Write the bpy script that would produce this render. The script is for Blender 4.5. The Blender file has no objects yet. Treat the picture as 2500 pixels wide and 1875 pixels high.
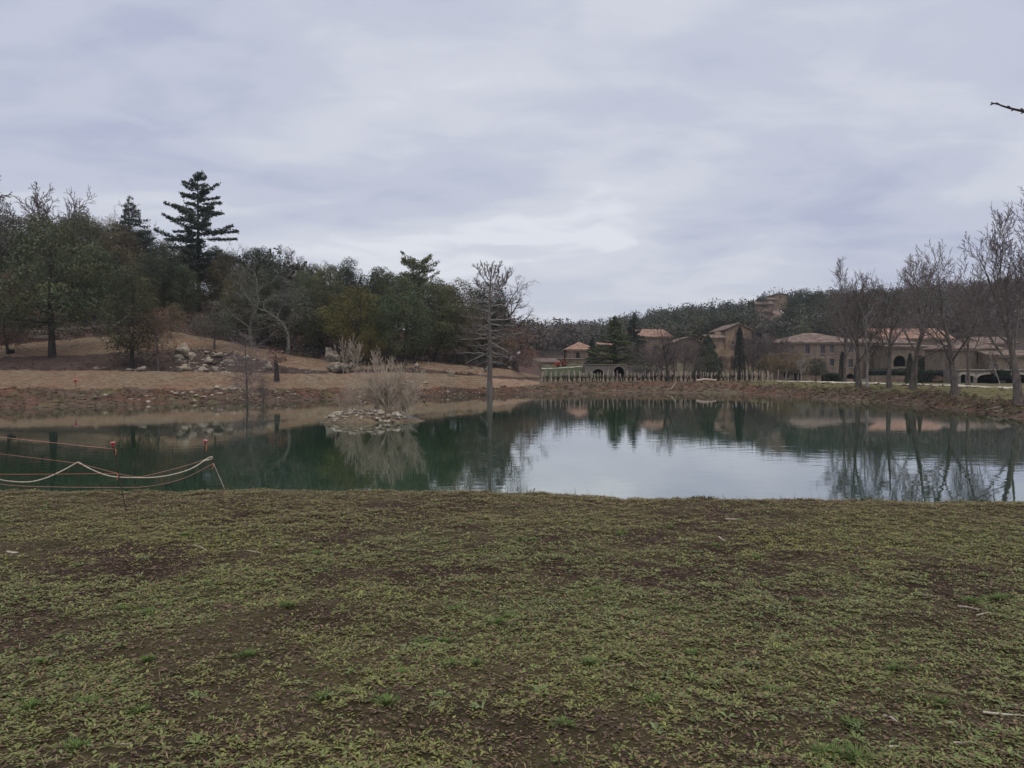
import bpy, math, random
import numpy as np

# ------------------------------------------------------------------ camera, sky, sun, exposure
scene = bpy.context.scene
COL = scene.collection
W0, H0, FPX, HOR = 2500.0, 1875.0, 1853.0, 893.0      # the photograph's pixel frame
CAMZ = 2.3
PITCH = math.atan((H0 / 2 - HOR) / FPX)
cam_d = bpy.data.cameras.new('camera')
cam_d.sensor_width = 36.0
cam_d.lens = 36.0 * FPX / W0
cam_d.clip_start, cam_d.clip_end = 0.05, 9000
cam = bpy.data.objects.new('camera', cam_d)
COL.objects.link(cam)
cam.location = (0, 0, CAMZ)
cam.rotation_euler = (math.pi / 2 - PITCH, 0, 0)
scene.camera = cam

SUN_EL, SUN_AZ = math.radians(66), math.radians(150)   # azimuth from +Y towards +X
world = bpy.data.worlds.new('World')
scene.world = world
world.use_nodes = True


def build_world():
    nt = world.node_tree
    N, L = nt.nodes, nt.links
    N.clear()
    out = N.new('ShaderNodeOutputWorld')
    bg = N.new('ShaderNodeBackground')
    bg.inputs['Strength'].default_value = 0.1
    L.new(bg.outputs[0], out.inputs[0])
    sky = N.new('ShaderNodeTexSky')
    sky.sky_type = 'NISHITA'
    sky.sun_disc = False
    sky.sun_elevation = SUN_EL
    sky.sun_rotation = SUN_AZ
    sky.air_density, sky.dust_density = 1.0, 2.0
    tc = N.new('ShaderNodeTexCoord')
    sep = N.new('ShaderNodeSeparateXYZ')
    L.new(tc.outputs['Generated'], sep.inputs[0])

    def math_(op, a, b=None, clamp=False):
        n = N.new('ShaderNodeMath')
        n.operation = op
        n.use_clamp = clamp
        for i, v in enumerate((a, b)):
            if v is None:
                continue
            if isinstance(v, (int, float)):
                n.inputs[i].default_value = v
            else:
                L.new(v, n.inputs[i])
        return n.outputs[0]
    zz = math_('ADD', math_('MAXIMUM', sep.outputs['Z'], 0.0), 0.16)
    px = math_('DIVIDE', sep.outputs['X'], zz)
    py = math_('DIVIDE', sep.outputs['Y'], zz)
    comb = N.new('ShaderNodeCombineXYZ')
    L.new(px, comb.inputs[0])
    L.new(py, comb.inputs[1])

    def noise(loc, rot, scl, scale, detail, rough, dist):
        mp = N.new('ShaderNodeMapping')
        mp.inputs['Location'].default_value = loc
        mp.inputs['Rotation'].default_value = (0, 0, rot)
        mp.inputs['Scale'].default_value = scl
        L.new(comb.outputs[0], mp.inputs['Vector'])
        n = N.new('ShaderNodeTexNoise')
        n.inputs['Scale'].default_value = scale
        n.inputs['Detail'].default_value = detail
        n.inputs['Roughness'].default_value = rough
        n.inputs['Distortion'].default_value = dist
        L.new(mp.outputs[0], n.inputs['Vector'])
        return n.outputs['Fac']
    big = noise((3.1, 7.7, 0), 0.5, (0.6, 1.0, 1), 0.55, 4, 0.5, 0.3)
    mid = noise((1.2, 4.1, 2), 0.6, (0.75, 1.0, 1), 1.4, 5, 0.5, 0.8)
    fine = noise((9.2, 2.1, 5), 0.7, (0.8, 1.1, 1), 4.0, 4, 0.55, 0.9)
    v = math_('ADD', math_('MULTIPLY', big, 0.55), math_('ADD', math_('MULTIPLY', mid, 0.36), math_('MULTIPLY', fine, 0.12)))
    ramp = N.new('ShaderNodeValToRGB')
    cr = ramp.color_ramp
    cr.interpolation = 'EASE'
    cr.elements[0].position = 0.425
    cr.elements[0].color = (0.39, 0.42, 0.55, 1)
    cr.elements[1].position = 0.625
    cr.elements[1].color = (0.665, 0.685, 0.735, 1)
    e = cr.elements.new(0.50)
    e.color = (0.48, 0.505, 0.605, 1)
    e = cr.elements.new(0.57)
    e.color = (0.56, 0.58, 0.655, 1)
    L.new(v, ramp.inputs[0])
    # the cloud sheet pales towards the horizon
    hz = N.new('ShaderNodeMapRange')
    hz.inputs['From Min'].default_value = 0.0
    hz.inputs['From Max'].default_value = 0.16
    hz.inputs['To Min'].default_value = 0.55
    hz.inputs['To Max'].default_value = 0.0
    L.new(sep.outputs['Z'], hz.inputs['Value'])
    mx = N.new('ShaderNodeMixRGB')
    mx.inputs['Color2'].default_value = (0.655, 0.675, 0.725, 1)
    L.new(hz.outputs[0], mx.inputs['Fac'])
    L.new(ramp.outputs[0], mx.inputs['Color1'])
    sc = N.new('ShaderNodeMixRGB')
    sc.blend_type = 'MULTIPLY'
    sc.inputs['Fac'].default_value = 1
    sc.inputs['Color2'].default_value = (10, 10, 10, 1)
    L.new(mx.outputs[0], sc.inputs['Color1'])
    fin = N.new('ShaderNodeMixRGB')
    fin.inputs['Fac'].default_value = 0.94
    L.new(sky.outputs[0], fin.inputs['Color1'])
    L.new(sc.outputs[0], fin.inputs['Color2'])
    L.new(fin.outputs[0], bg.inputs['Color'])


build_world()
sun_d = bpy.data.lights.new('sun', 'SUN')
sun_d.energy = 1.3
sun_d.angle = math.radians(50)
sun_d.color = (1.0, 0.94, 0.84)
sun = bpy.data.objects.new('sun', sun_d)
COL.objects.link(sun)
sun.rotation_euler = (math.pi / 2 - SUN_EL, 0, math.pi - SUN_AZ)
sun.location = (0, 0, 60)
vs = scene.view_settings
vs.view_transform = 'Standard'
vs.look = 'None'
vs.gamma = 1
vs.use_curve_mapping = False
vs.exposure = 0.25


# ------------------------------------------------------------------ helpers
def at(px, py, D):
    """world point seen at photo pixel (px, py) at distance D along +Y"""
    xc, yc = (px - W0 / 2) / FPX, -(py - H0 / 2) / FPX
    c, s = math.cos(PITCH), math.sin(PITCH)
    d = np.array([xc, c + yc * s, -s + yc * c])
    return np.array([0, 0, CAMZ]) + d * (D / d[1])


def zpx(py, D):
    return at(W0 / 2, py, D)[2]


def xpx(px, D):
    return (px - W0 / 2) / FPX * D * 1.0


def hash2(ix, iy, seed):
    n = (ix.astype(np.int64) * 374761393 + iy.astype(np.int64) * 668265263 + seed * 974634777) & 0xFFFFFFFF
    n = ((n ^ (n >> 13)) * 1274126177) & 0xFFFFFFFF
    n = (n ^ (n >> 16)) & 0xFFFFFF
    return n / float(0xFFFFFF)


def vnoise(x, y, seed=0):
    x = np.asarray(x, float)
    y = np.asarray(y, float)
    ix, iy = np.floor(x), np.floor(y)
    fx, fy = x - ix, y - iy
    fx, fy = fx * fx * (3 - 2 * fx), fy * fy * (3 - 2 * fy)
    a, b = hash2(ix, iy, seed), hash2(ix + 1, iy, seed)
    c, d = hash2(ix, iy + 1, seed), hash2(ix + 1, iy + 1, seed)
    return (a * (1 - fx) + b * fx) * (1 - fy) + (c * (1 - fx) + d * fx) * fy


def fbm(x, y, seed=0, o=4):
    v, a, t = 0, 0.5, 0
    for i in range(o):
        v = v + a * vnoise(np.asarray(x) * 2 ** i + 17 * i, np.asarray(y) * 2 ** i + 5 * i, seed + i)
        t += a
        a *= 0.5
    return v / t


def mesh_np(name, V, F, mats=(), smooth=False, col=None, mi=None):
    """mesh from vertex array and a face array (n,3) or (n,4); col = per-vertex rgb"""
    V = np.asarray(V, np.float32)
    F = np.asarray(F, np.int32)
    me = bpy.data.meshes.new(name)
    me.vertices.add(len(V))
    me.vertices.foreach_set('co', V.ravel())
    k = F.shape[1]
    me.loops.add(F.size)
    me.loops.foreach_set('vertex_index', F.ravel())
    me.polygons.add(len(F))
    me.polygons.foreach_set('loop_start', np.arange(0, F.size, k, dtype=np.int32))
    if smooth:
        me.polygons.foreach_set('use_smooth', np.ones(len(F), bool))
    for m in mats:
        me.materials.append(m)
    if mi is not None:
        me.polygons.foreach_set('material_index', np.asarray(mi, np.int32))
    me.update(calc_edges=True)
    if col is not None:
        a = me.color_attributes.new('tint', 'FLOAT_COLOR', 'POINT')
        c = np.ones((len(V), 4), np.float32)
        c[:, :3] = col
        a.data.foreach_set('color', c.ravel())
    return me


def mesh_py(name, V, F, mats=(), smooth=False, mi=None):
    me = bpy.data.meshes.new(name)
    me.from_pydata([tuple(map(float, v)) for v in V], [], F)
    for m in mats:
        me.materials.append(m)
    if smooth:
        for p in me.polygons:
            p.use_smooth = True
    if mi:
        for p, i in zip(me.polygons, mi):
            p.material_index = i
    me.update()
    return me


def obj(name, me, parent=None, loc=None, kind=None, mat=None):
    o = bpy.data.objects.new(name, me)
    COL.objects.link(o)
    if parent is not None:
        o.parent = parent
    if loc is not None:
        o.location = tuple(map(float, loc))
    if kind:
        o['kind'] = kind
    if mat is not None:
        o.material_slots[0].link = 'OBJECT'
        o.material_slots[0].material = mat
    return o


def tag(o, label, cat, group=None):
    o['label'] = label
    o['category'] = cat
    if group:
        o['group'] = group
    return o


def thing(name, label, cat, loc=(0, 0, 0), rz=0.0, group=None, scale=None):
    o = bpy.data.objects.new(name, None)
    o.empty_display_size = 0.2
    COL.objects.link(o)
    o.location = tuple(map(float, loc))
    o.rotation_euler = (0, 0, rz)
    if scale is not None:
        o.scale = scale
    return tag(o, label, cat, group)


# ------------------------------------------------------------------ materials
def new_mat(name, rough=0.9, spec=0.2):
    m = bpy.data.materials.new(name)
    m.use_nodes = True
    b = m.node_tree.nodes['Principled BSDF']
    b.inputs['Roughness'].default_value = rough
    b.inputs['Specular IOR Level'].default_value = spec
    return m, m.node_tree.nodes, m.node_tree.links, b


def noise_mat(name, c1, c2, scale=4.0, rough=0.9, bump=0.0, detail=6, spec=0.2, stretch=(1, 1, 1), lo=0.35, hi=0.65, coord='Object', rnd=0.0, dist=0.0, stain=False):
    m, N, L, b = new_mat(name, rough, spec)
    tc = N.new('ShaderNodeTexCoord')
    mp = N.new('ShaderNodeMapping')
    mp.inputs['Scale'].default_value = stretch
    L.new(tc.outputs[coord], mp.inputs[0])
    n = N.new('ShaderNodeTexNoise')
    n.inputs['Scale'].default_value = scale
    n.inputs['Detail'].default_value = detail
    n.inputs['Roughness'].default_value = 0.6
    n.inputs['Distortion'].default_value = dist
    L.new(mp.outputs[0], n.inputs['Vector'])
    r = N.new('ShaderNodeValToRGB')
    r.color_ramp.elements[0].position = lo
    r.color_ramp.elements[1].position = hi
    r.color_ramp.elements[0].color = (*c1, 1)
    r.color_ramp.elements[1].color = (*c2, 1)
    L.new(n.outputs['Fac'], r.inputs[0])
    c = r.outputs[0]
    if stain:      # broad weathering, longer down the wall than across
        mp2 = N.new('ShaderNodeMapping')
        mp2.inputs['Scale'].default_value = (1, 1, 0.4)
        L.new(tc.outputs[coord], mp2.inputs[0])
        n2 = N.new('ShaderNodeTexNoise')
        n2.inputs['Scale'].default_value = 0.9
        n2.inputs['Detail'].default_value = 7
        n2.inputs['Roughness'].default_value = 0.7
        L.new(mp2.outputs[0], n2.inputs['Vector'])
        m2 = N.new('ShaderNodeMapRange')
        m2.inputs['From Min'].default_value = 0.35
        m2.inputs['From Max'].default_value = 0.65
        m2.inputs['To Min'].default_value = 0.62
        m2.inputs['To Max'].default_value = 1.15
        L.new(n2.outputs['Fac'], m2.inputs['Value'])
        mm = N.new('ShaderNodeMixRGB')
        mm.blend_type = 'MULTIPLY'
        mm.inputs['Fac'].default_value = 1
        L.new(c, mm.inputs['Color1'])
        L.new(m2.outputs[0], mm.inputs['Color2'])
        c = mm.outputs[0]
    if rnd:
        oi = N.new('ShaderNodeObjectInfo')
        mr = N.new('ShaderNodeMapRange')
        mr.inputs['To Min'].default_value = 1 - rnd
        mr.inputs['To Max'].default_value = 1 + rnd
        L.new(oi.outputs['Random'], mr.inputs['Value'])
        hs = N.new('ShaderNodeHueSaturation')
        L.new(mr.outputs[0], hs.inputs['Value'])
        L.new(c, hs.inputs['Color'])
        c = hs.outputs[0]
    L.new(c, b.inputs['Base Color'])
    if bump:
        bp = N.new('ShaderNodeBump')
        bp.inputs['Strength'].default_value = 1.0
        bp.inputs['Distance'].default_value = bump
        L.new(n.outputs['Fac'], bp.inputs['Height'])
        L.new(bp.outputs[0], b.inputs['Normal'])
    return m


def leaf_mat(name, base, rnd=0.25, trans=0.2, hue=0.03):
    """leaves: base colour x the mesh's tint, varied from object to object"""
    m, N, L, b = new_mat(name, 0.62, 0.25)
    at_ = N.new('ShaderNodeAttribute')
    at_.attribute_name = 'tint'
    mul = N.new('ShaderNodeMixRGB')
    mul.blend_type = 'MULTIPLY'
    mul.inputs['Fac'].default_value = 1
    mul.inputs['Color1'].default_value = (*base, 1)
    L.new(at_.outputs['Color'], mul.inputs['Color2'])
    oi = N.new('ShaderNodeObjectInfo')
    mr = N.new('ShaderNodeMapRange')
    mr.inputs['To Min'].default_value = 1 - rnd
    mr.inputs['To Max'].default_value = 1 + rnd
    L.new(oi.outputs['Random'], mr.inputs['Value'])
    mh = N.new('ShaderNodeMapRange')
    mh.inputs['To Min'].default_value = 0.5 - hue
    mh.inputs['To Max'].default_value = 0.5 + hue
    m3 = N.new('ShaderNodeMath')
    m3.operation = 'MULTIPLY'
    m3.inputs[1].default_value = 7.31
    m4 = N.new('ShaderNodeMath')
    m4.operation = 'FRACT'
    L.new(oi.outputs['Random'], m3.inputs[0])
    L.new(m3.outputs[0], m4.inputs[0])
    L.new(m4.outputs[0], mh.inputs['Value'])
    hs = N.new('ShaderNodeHueSaturation')
    L.new(mr.outputs[0], hs.inputs['Value'])
    L.new(mh.outputs[0], hs.inputs['Hue'])
    L.new(mul.outputs[0], hs.inputs['Color'])
    L.new(hs.outputs[0], b.inputs['Base Color'])
    if trans:
        tr = N.new('ShaderNodeBsdfTranslucent')
        L.new(hs.outputs[0], tr.inputs['Color'])
        mx = N.new('ShaderNodeMixShader')
        mx.inputs[0].default_value = trans
        L.new(b.outputs[0], mx.inputs[1])
        L.new(tr.outputs[0], mx.inputs[2])
        L.new(mx.outputs[0], N['Material Output'].inputs['Surface'])
    return m


def plain(name, c, rough=0.7, spec=0.3):
    return noise_mat(name, tuple(v * 0.8 for v in c), tuple(min(1, v * 1.15) for v in c), 6, rough, 0, 4, spec)


M = {}
M['bark'] = noise_mat('bark', (0.06, 0.049, 0.042), (0.16, 0.135, 0.117), 5, 0.95, 0.02, stretch=(2, 2, 0.5), rnd=0.2)
M['bark_dark'] = noise_mat('bark_dark', (0.025, 0.021, 0.019), (0.07, 0.058, 0.05), 6, 0.95, 0.02, stretch=(2, 2, 0.5), rnd=0.2)
M['bark_grey'] = noise_mat('bark_grey', (0.20, 0.175, 0.16), (0.36, 0.325, 0.30), 4, 0.95, 0.02, stretch=(2.5, 2.5, 0.4), rnd=0.15)
M['bark_lichen'] = noise_mat('bark_lichen', (0.075, 0.07, 0.057), (0.19, 0.185, 0.15), 7, 0.95, 0.02, rnd=0.1)
M['bark_pale'] = noise_mat('bark_pale', (0.22, 0.20, 0.18), (0.42, 0.39, 0.35), 4, 0.9, 0.01, rnd=0.1)
M['twig_brown'] = noise_mat('twig_brown', (0.07, 0.056, 0.048), (0.145, 0.118, 0.103), 3, 0.95, rnd=0.2)
M['twig_mauve'] = noise_mat('twig_mauve', (0.10, 0.078, 0.073), (0.18, 0.145, 0.135), 3, 0.95, rnd=0.2)
M['twig_tan'] = noise_mat('twig_tan', (0.28, 0.23, 0.175), (0.48, 0.40, 0.315), 3, 0.95, rnd=0.15)
M['oak'] = leaf_mat('oak_leaf', (0.082, 0.091, 0.045))
M['oak_dark'] = leaf_mat('oak_dark_leaf', (0.05, 0.06, 0.036))
M['oak_olive'] = leaf_mat('oak_olive_leaf', (0.108, 0.097, 0.048))
M['oak_yellow'] = leaf_mat('oak_yellow_leaf', (0.135, 0.122, 0.038), 0.1)
M['leaf_brown'] = leaf_mat('dead_leaf', (0.20, 0.125, 0.09), 0.2)
M['leaf_grey'] = leaf_mat('grey_leaf', (0.135, 0.135, 0.10), 0.15)
M['pine'] = leaf_mat('pine_needle', (0.055, 0.068, 0.052), 0.12, 0.1)
M['fir'] = leaf_mat('cedar_needle', (0.105, 0.115, 0.052), 0.2, 0.1)
M['cypress'] = leaf_mat('cypress_leaf', (0.03, 0.042, 0.03), 0.2, 0.1)
M['hedge'] = leaf_mat('hedge_leaf', (0.045, 0.062, 0.04), 0.2, 0.1)
M['shrub_ochre'] = leaf_mat('willow_leaf', (0.18, 0.14, 0.075), 0.1)
M['woods'] = leaf_mat('woods_leaf', (1, 1, 1), 0, 0.1)
M['lawn_leaf'] = leaf_mat('lawn_leaf', (1, 1, 1), 0, 0.25)
M['stone'] = noise_mat('limestone', (0.13, 0.105, 0.08), (0.40, 0.345, 0.27), 2.2, 0.95, 0.12, detail=9, rnd=0.15, lo=.32, hi=.62)
M['stone_pale'] = noise_mat('pale_stone', (0.25, 0.215, 0.165), (0.50, 0.45, 0.37), 8, 0.9, 0.02, rnd=0.25)
M['wall_stone'] = noise_mat('wall_stone', (0.16, 0.125, 0.092), (0.29, 0.23, 0.175), 3.0, 0.95, 0.03, stretch=(1, 1, 2.2), detail=8, stain=True)
M['wall_pink'] = noise_mat('wall_pink', (0.17, 0.128, 0.098), (0.285, 0.218, 0.168), 2.5, 0.95, 0.02, stretch=(1, 1, 2), detail=8, stain=True)
M['wall_render'] = noise_mat('wall_render', (0.25, 0.18, 0.12), (0.34, 0.25, 0.17), 0.8, 0.95, 0.005, detail=8, stain=True)
M['wall_grey'] = noise_mat('wall_grey', (0.13, 0.12, 0.105), (0.25, 0.225, 0.195), 3.5, 0.95, 0.04, stretch=(1, 1, 2.2), detail=8)
M['trim'] = noise_mat('pale_trim', (0.30, 0.26, 0.20), (0.42, 0.37, 0.30), 3, 0.9)
M['window'] = noise_mat('dark_pane', (0.035, 0.038, 0.045), (0.06, 0.065, 0.075), 2, 0.25, spec=0.5)
M['shutter'] = noise_mat('grey_shutter', (0.10, 0.105, 0.115), (0.15, 0.155, 0.165), 2, 0.7)
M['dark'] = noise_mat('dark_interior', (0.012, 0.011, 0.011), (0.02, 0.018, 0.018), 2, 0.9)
M['wood_pale'] = noise_mat('weathered_post', (0.34, 0.265, 0.215), (0.52, 0.42, 0.35), 5, 0.9, 0.004, stretch=(3, 3, 0.5), rnd=0.25)
M['timber'] = noise_mat('timber', (0.13, 0.10, 0.08), (0.27, 0.22, 0.18), 3, 0.9, 0.01, stretch=(0.5, 3, 3), rnd=0.25)
M['vine'] = noise_mat('vine_bark', (0.022, 0.017, 0.015), (0.06, 0.045, 0.038), 8, 0.95, 0.01)
M['path'] = noise_mat('pale_gravel', (0.44, 0.40, 0.33), (0.58, 0.53, 0.45), 2.0, 0.95, 0.0, detail=8)
M['rope'] = noise_mat('cream_rope', (0.36, 0.29, 0.22), (0.62, 0.54, 0.44), 60, 0.9, 0.002, stretch=(1, 1, 1))
M['twine'] = noise_mat('orange_twine', (0.42, 0.13, 0.075), (0.55, 0.20, 0.13), 30, 0.8)
M['twine_pink'] = noise_mat('pink_twine', (0.46, 0.20, 0.16), (0.58, 0.28, 0.23), 30, 0.8)
M['rust'] = noise_mat('rusty_steel', (0.022, 0.017, 0.015), (0.09, 0.07, 0.06), 40, 0.85, 0.002)
M['cane'] = noise_mat('grey_cane', (0.20, 0.18, 0.14), (0.40, 0.36, 0.29), 25, 0.85, 0.001)
M['cap'] = noise_mat('pink_red_plastic', (0.56, 0.035, 0.07), (0.66, 0.06, 0.10), 10, 0.4, spec=0.4)
M['cap_top'] = noise_mat('pale_cap_top', (0.62, 0.30, 0.32), (0.78, 0.50, 0.50), 20, 0.5)  # paler pink on the upper faces of the cap
M['red_paint'] = noise_mat('orange_red_paint', (0.36, 0.05, 0.03), (0.46, 0.08, 0.045), 2, 0.5)
M['rubber'] = noise_mat('black_rubber', (0.015, 0.015, 0.015), (0.03, 0.03, 0.03), 5, 0.9)
M['stick'] = noise_mat('bleached_stick', (0.30, 0.26, 0.20), (0.52, 0.47, 0.38), 20, 0.9, 0.002, rnd=0.2)
M['dry_leaf'] = noise_mat('fallen_leaf', (0.26, 0.15, 0.10), (0.40, 0.26, 0.18), 30, 0.8, rnd=0.2)


def roof_mat(name='roof_tile', c1=(0.15, 0.098, 0.074), c2=(0.275, 0.195, 0.15)):
    m, N, L, b = new_mat(name, 0.9, 0.15)
    tc = N.new('ShaderNodeTexCoord')
    n = N.new('ShaderNodeTexNoise')
    n.inputs['Scale'].default_value = 1.4
    n.inputs['Detail'].default_value = 8
    L.new(tc.outputs['Object'], n.inputs['Vector'])
    v = N.new('ShaderNodeTexVoronoi')
    v.inputs['Scale'].default_value = 3.2
    L.new(tc.outputs['Object'], v.inputs['Vector'])
    r = N.new('ShaderNodeValToRGB')
    r.color_ramp.elements[0].position = 0.3
    r.color_ramp.elements[1].position = 0.7
    r.color_ramp.elements[0].color = (*c1, 1)
    r.color_ramp.elements[1].color = (*c2, 1)
    L.new(n.outputs['Fac'], r.inputs[0])
    bw = N.new('ShaderNodeRGBToBW')
    L.new(v.outputs['Color'], bw.inputs[0])
    mx = N.new('ShaderNodeMixRGB')
    mx.blend_type = 'SOFT_LIGHT'
    mx.inputs['Fac'].default_value = 0.6
    L.new(r.outputs[0], mx.inputs['Color1'])
    L.new(bw.outputs[0], mx.inputs['Color2'])
    wv = N.new('ShaderNodeTexWave')      # the rows of pantiles
    wv.inputs['Scale'].default_value = 1.15
    wv.inputs['Distortion'].default_value = 1.2
    wv.inputs['Detail'].default_value = 2
    L.new(tc.outputs['Object'], wv.inputs['Vector'])
    wr_ = N.new('ShaderNodeMapRange')
    wr_.inputs['To Min'].default_value = 0.72
    wr_.inputs['To Max'].default_value = 1.12
    L.new(wv.outputs['Fac'], wr_.inputs['Value'])
    m5 = N.new('ShaderNodeMixRGB')
    m5.blend_type = 'MULTIPLY'
    m5.inputs['Fac'].default_value = 1
    L.new(mx.outputs[0], m5.inputs['Color1'])
    L.new(wr_.outputs[0], m5.inputs['Color2'])
    bpr = N.new('ShaderNodeBump')
    bpr.inputs['Distance'].default_value = 0.06
    L.new(wv.outputs['Fac'], bpr.inputs['Height'])
    L.new(bpr.outputs[0], b.inputs['Normal'])
    hs = N.new('ShaderNodeHueSaturation')
    hs.inputs['Saturation'].default_value = 0.85
    L.new(m5.outputs[0], hs.inputs['Color'])
    L.new(hs.outputs[0], b.inputs['Base Color'])
    return m


M['roof'] = roof_mat()
M['roof_orange'] = roof_mat('orange_roof_tile', (0.28, 0.145, 0.09), (0.40, 0.225, 0.15))


def ground_mat():
    m, N, L, b = new_mat('earth', 0.95, 0.1)
    a = N.new('ShaderNodeAttribute')
    a.attribute_name = 'tint'
    geo = N.new('ShaderNodeNewGeometry')

    def noise(scale, detail, rough=0.65):
        n = N.new('ShaderNodeTexNoise')
        n.inputs['Scale'].default_value = scale
        n.inputs['Detail'].default_value = detail
        n.inputs['Roughness'].default_value = rough
        L.new(geo.outputs['Position'], n.inputs['Vector'])
        return n
    n1, n2 = noise(1.6, 8), noise(42, 6, .75)
    h = N.new('ShaderNodeMath')
    h.operation = 'ADD'
    L.new(n1.outputs['Fac'], h.inputs[0])
    L.new(n2.outputs['Fac'], h.inputs[1])
    mr = N.new('ShaderNodeMapRange')
    mr.inputs['From Min'].default_value = 0.65
    mr.inputs['From Max'].default_value = 1.35
    mr.inputs['To Min'].default_value = 0.3
    mr.inputs['To Max'].default_value = 1.7
    L.new(h.outputs[0], mr.inputs['Value'])
    mul = N.new('ShaderNodeMixRGB')
    mul.blend_type = 'MULTIPLY'
    mul.inputs['Fac'].default_value = 1
    L.new(a.outputs['Color'], mul.inputs['Color1'])
    L.new(mr.outputs[0], mul.inputs['Color2'])
    L.new(mul.outputs[0], b.inputs['Base Color'])
    bp = N.new('ShaderNodeBump')
    bp.inputs['Strength'].default_value = 0.9
    bp.inputs['Distance'].default_value = 0.03
    L.new(h.outputs[0], bp.inputs['Height'])
    L.new(bp.outputs[0], b.inputs['Normal'])
    return m


def mat_mat():
    """woven straw erosion blanket"""
    m, N, L, b = new_mat('straw_blanket', 0.95, 0.1)
    geo = N.new('ShaderNodeNewGeometry')

    def noise(scale, st, detail=6, rough=0.65):
        mp = N.new('ShaderNodeMapping')
        mp.inputs['Scale'].default_value = st
        L.new(geo.outputs['Position'], mp.inputs[0])
        n = N.new('ShaderNodeTexNoise')
        n.inputs['Scale'].default_value = scale
        n.inputs['Detail'].default_value = detail
        n.inputs['Roughness'].default_value = rough
        L.new(mp.outputs[0], n.inputs['Vector'])
        return n
    n1 = noise(2.4, (0.7, 1.6, 3.2), 9, .75)
    n2 = noise(0.35, (1, 1, 1), 4)
    n3 = noise(5.0, (0.6, 2.0, 3.0), 5, .7)
    add = N.new('ShaderNodeMath')
    add.operation = 'ADD'
    L.new(n1.outputs['Fac'], add.inputs[0])
    L.new(n3.outputs['Fac'], add.inputs[1])
    r = N.new('ShaderNodeValToRGB')
    r.color_ramp.elements[0].position = 0.38
    r.color_ramp.elements[1].position = 0.64
    r.color_ramp.elements[0].color = (0.10, 0.074, 0.05, 1)
    r.color_ramp.elements[1].color = (0.43, 0.335, 0.245, 1)
    hf = N.new('ShaderNodeMath')
    hf.operation = 'MULTIPLY'
    hf.inputs[1].default_value = 0.5
    L.new(add.outputs[0], hf.inputs[0])
    L.new(hf.outputs[0], r.inputs[0])
    r2 = N.new('ShaderNodeValToRGB')
    r2.color_ramp.elements[0].position = 0.4
    r2.color_ramp.elements[1].position = 0.62
    r2.color_ramp.elements[0].color = (1.0, 0.84, 0.76, 1)
    r2.color_ramp.elements[1].color = (1, 1, 0.92, 1)
    L.new(n2.outputs['Fac'], r2.inputs[0])
    mx = N.new('ShaderNodeMixRGB')
    mx.blend_type = 'MULTIPLY'
    mx.inputs['Fac'].default_value = 1
    L.new(r.outputs[0], mx.inputs['Color1'])
    L.new(r2.outputs[0], mx.inputs['Color2'])
    L.new(mx.outputs[0], b.inputs['Base Color'])
    bp = N.new('ShaderNodeBump')
    bp.inputs['Strength'].default_value = 0.8
    bp.inputs['Distance'].default_value = 0.22
    L.new(add.outputs[0], bp.inputs['Height'])
    L.new(bp.outputs[0], b.inputs['Normal'])
    return m


def water_mat():
    m, N, L, b = new_mat('pond_water', 0.015, 0.5)
    b.inputs['Base Color'].default_value = (0.014, 0.050, 0.026, 1)
    b.inputs['IOR'].default_value = 1.5
    geo = N.new('ShaderNodeNewGeometry')
    mp = N.new('ShaderNodeMapping')
    mp.inputs['Scale'].default_value = (0.35, 1.0, 1.0)
    L.new(geo.outputs['Position'], mp.inputs[0])
    n = N.new('ShaderNodeTexNoise')
    n.inputs['Scale'].default_value = 3.2
    n.inputs['Detail'].default_value = 3
    n.inputs['Roughness'].default_value = 0.45
    n.inputs['Distortion'].default_value = 0.3
    L.new(mp.outputs[0], n.inputs['Vector'])
    n2 = N.new('ShaderNodeTexNoise')
    n2.inputs['Scale'].default_value = 0.06
    n2.inputs['Detail'].default_value = 2
    L.new(geo.outputs['Position'], n2.inputs['Vector'])
    mr = N.new('ShaderNodeMapRange')
    mr.inputs['From Min'].default_value = 0.38
    mr.inputs['From Max'].default_value = 0.65
    mr.inputs['To Min'].default_value = 0.25
    mr.inputs['To Max'].default_value = 1.0
    L.new(n2.outputs['Fac'], mr.inputs['Value'])
    mu = N.new('ShaderNodeMath')
    mu.operation = 'MULTIPLY'
    L.new(n.outputs['Fac'], mu.inputs[0])
    L.new(mr.outputs[0], mu.inputs[1])
    bp = N.new('ShaderNodeBump')
    bp.inputs['Strength'].default_value = 1.0
    bp.inputs['Distance'].default_value = 0.0032
    L.new(mu.outputs[0], bp.inputs['Height'])
    L.new(bp.outputs[0], b.inputs['Normal'])
    gl = N.new('ShaderNodeBsdfGlossy')
    gl.inputs['Roughness'].default_value = 0.015
    gl.inputs['Color'].default_value = (0.95, 0.97, 0.98, 1)
    L.new(bp.outputs[0], gl.inputs['Normal'])
    ms = N.new('ShaderNodeMixShader')
    ms.inputs[0].default_value = 0.36
    L.new(b.outputs[0], ms.inputs[1])
    L.new(gl.outputs[0], ms.inputs[2])
    L.new(ms.outputs[0], N['Material Output'].inputs['Surface'])
    return m


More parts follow.
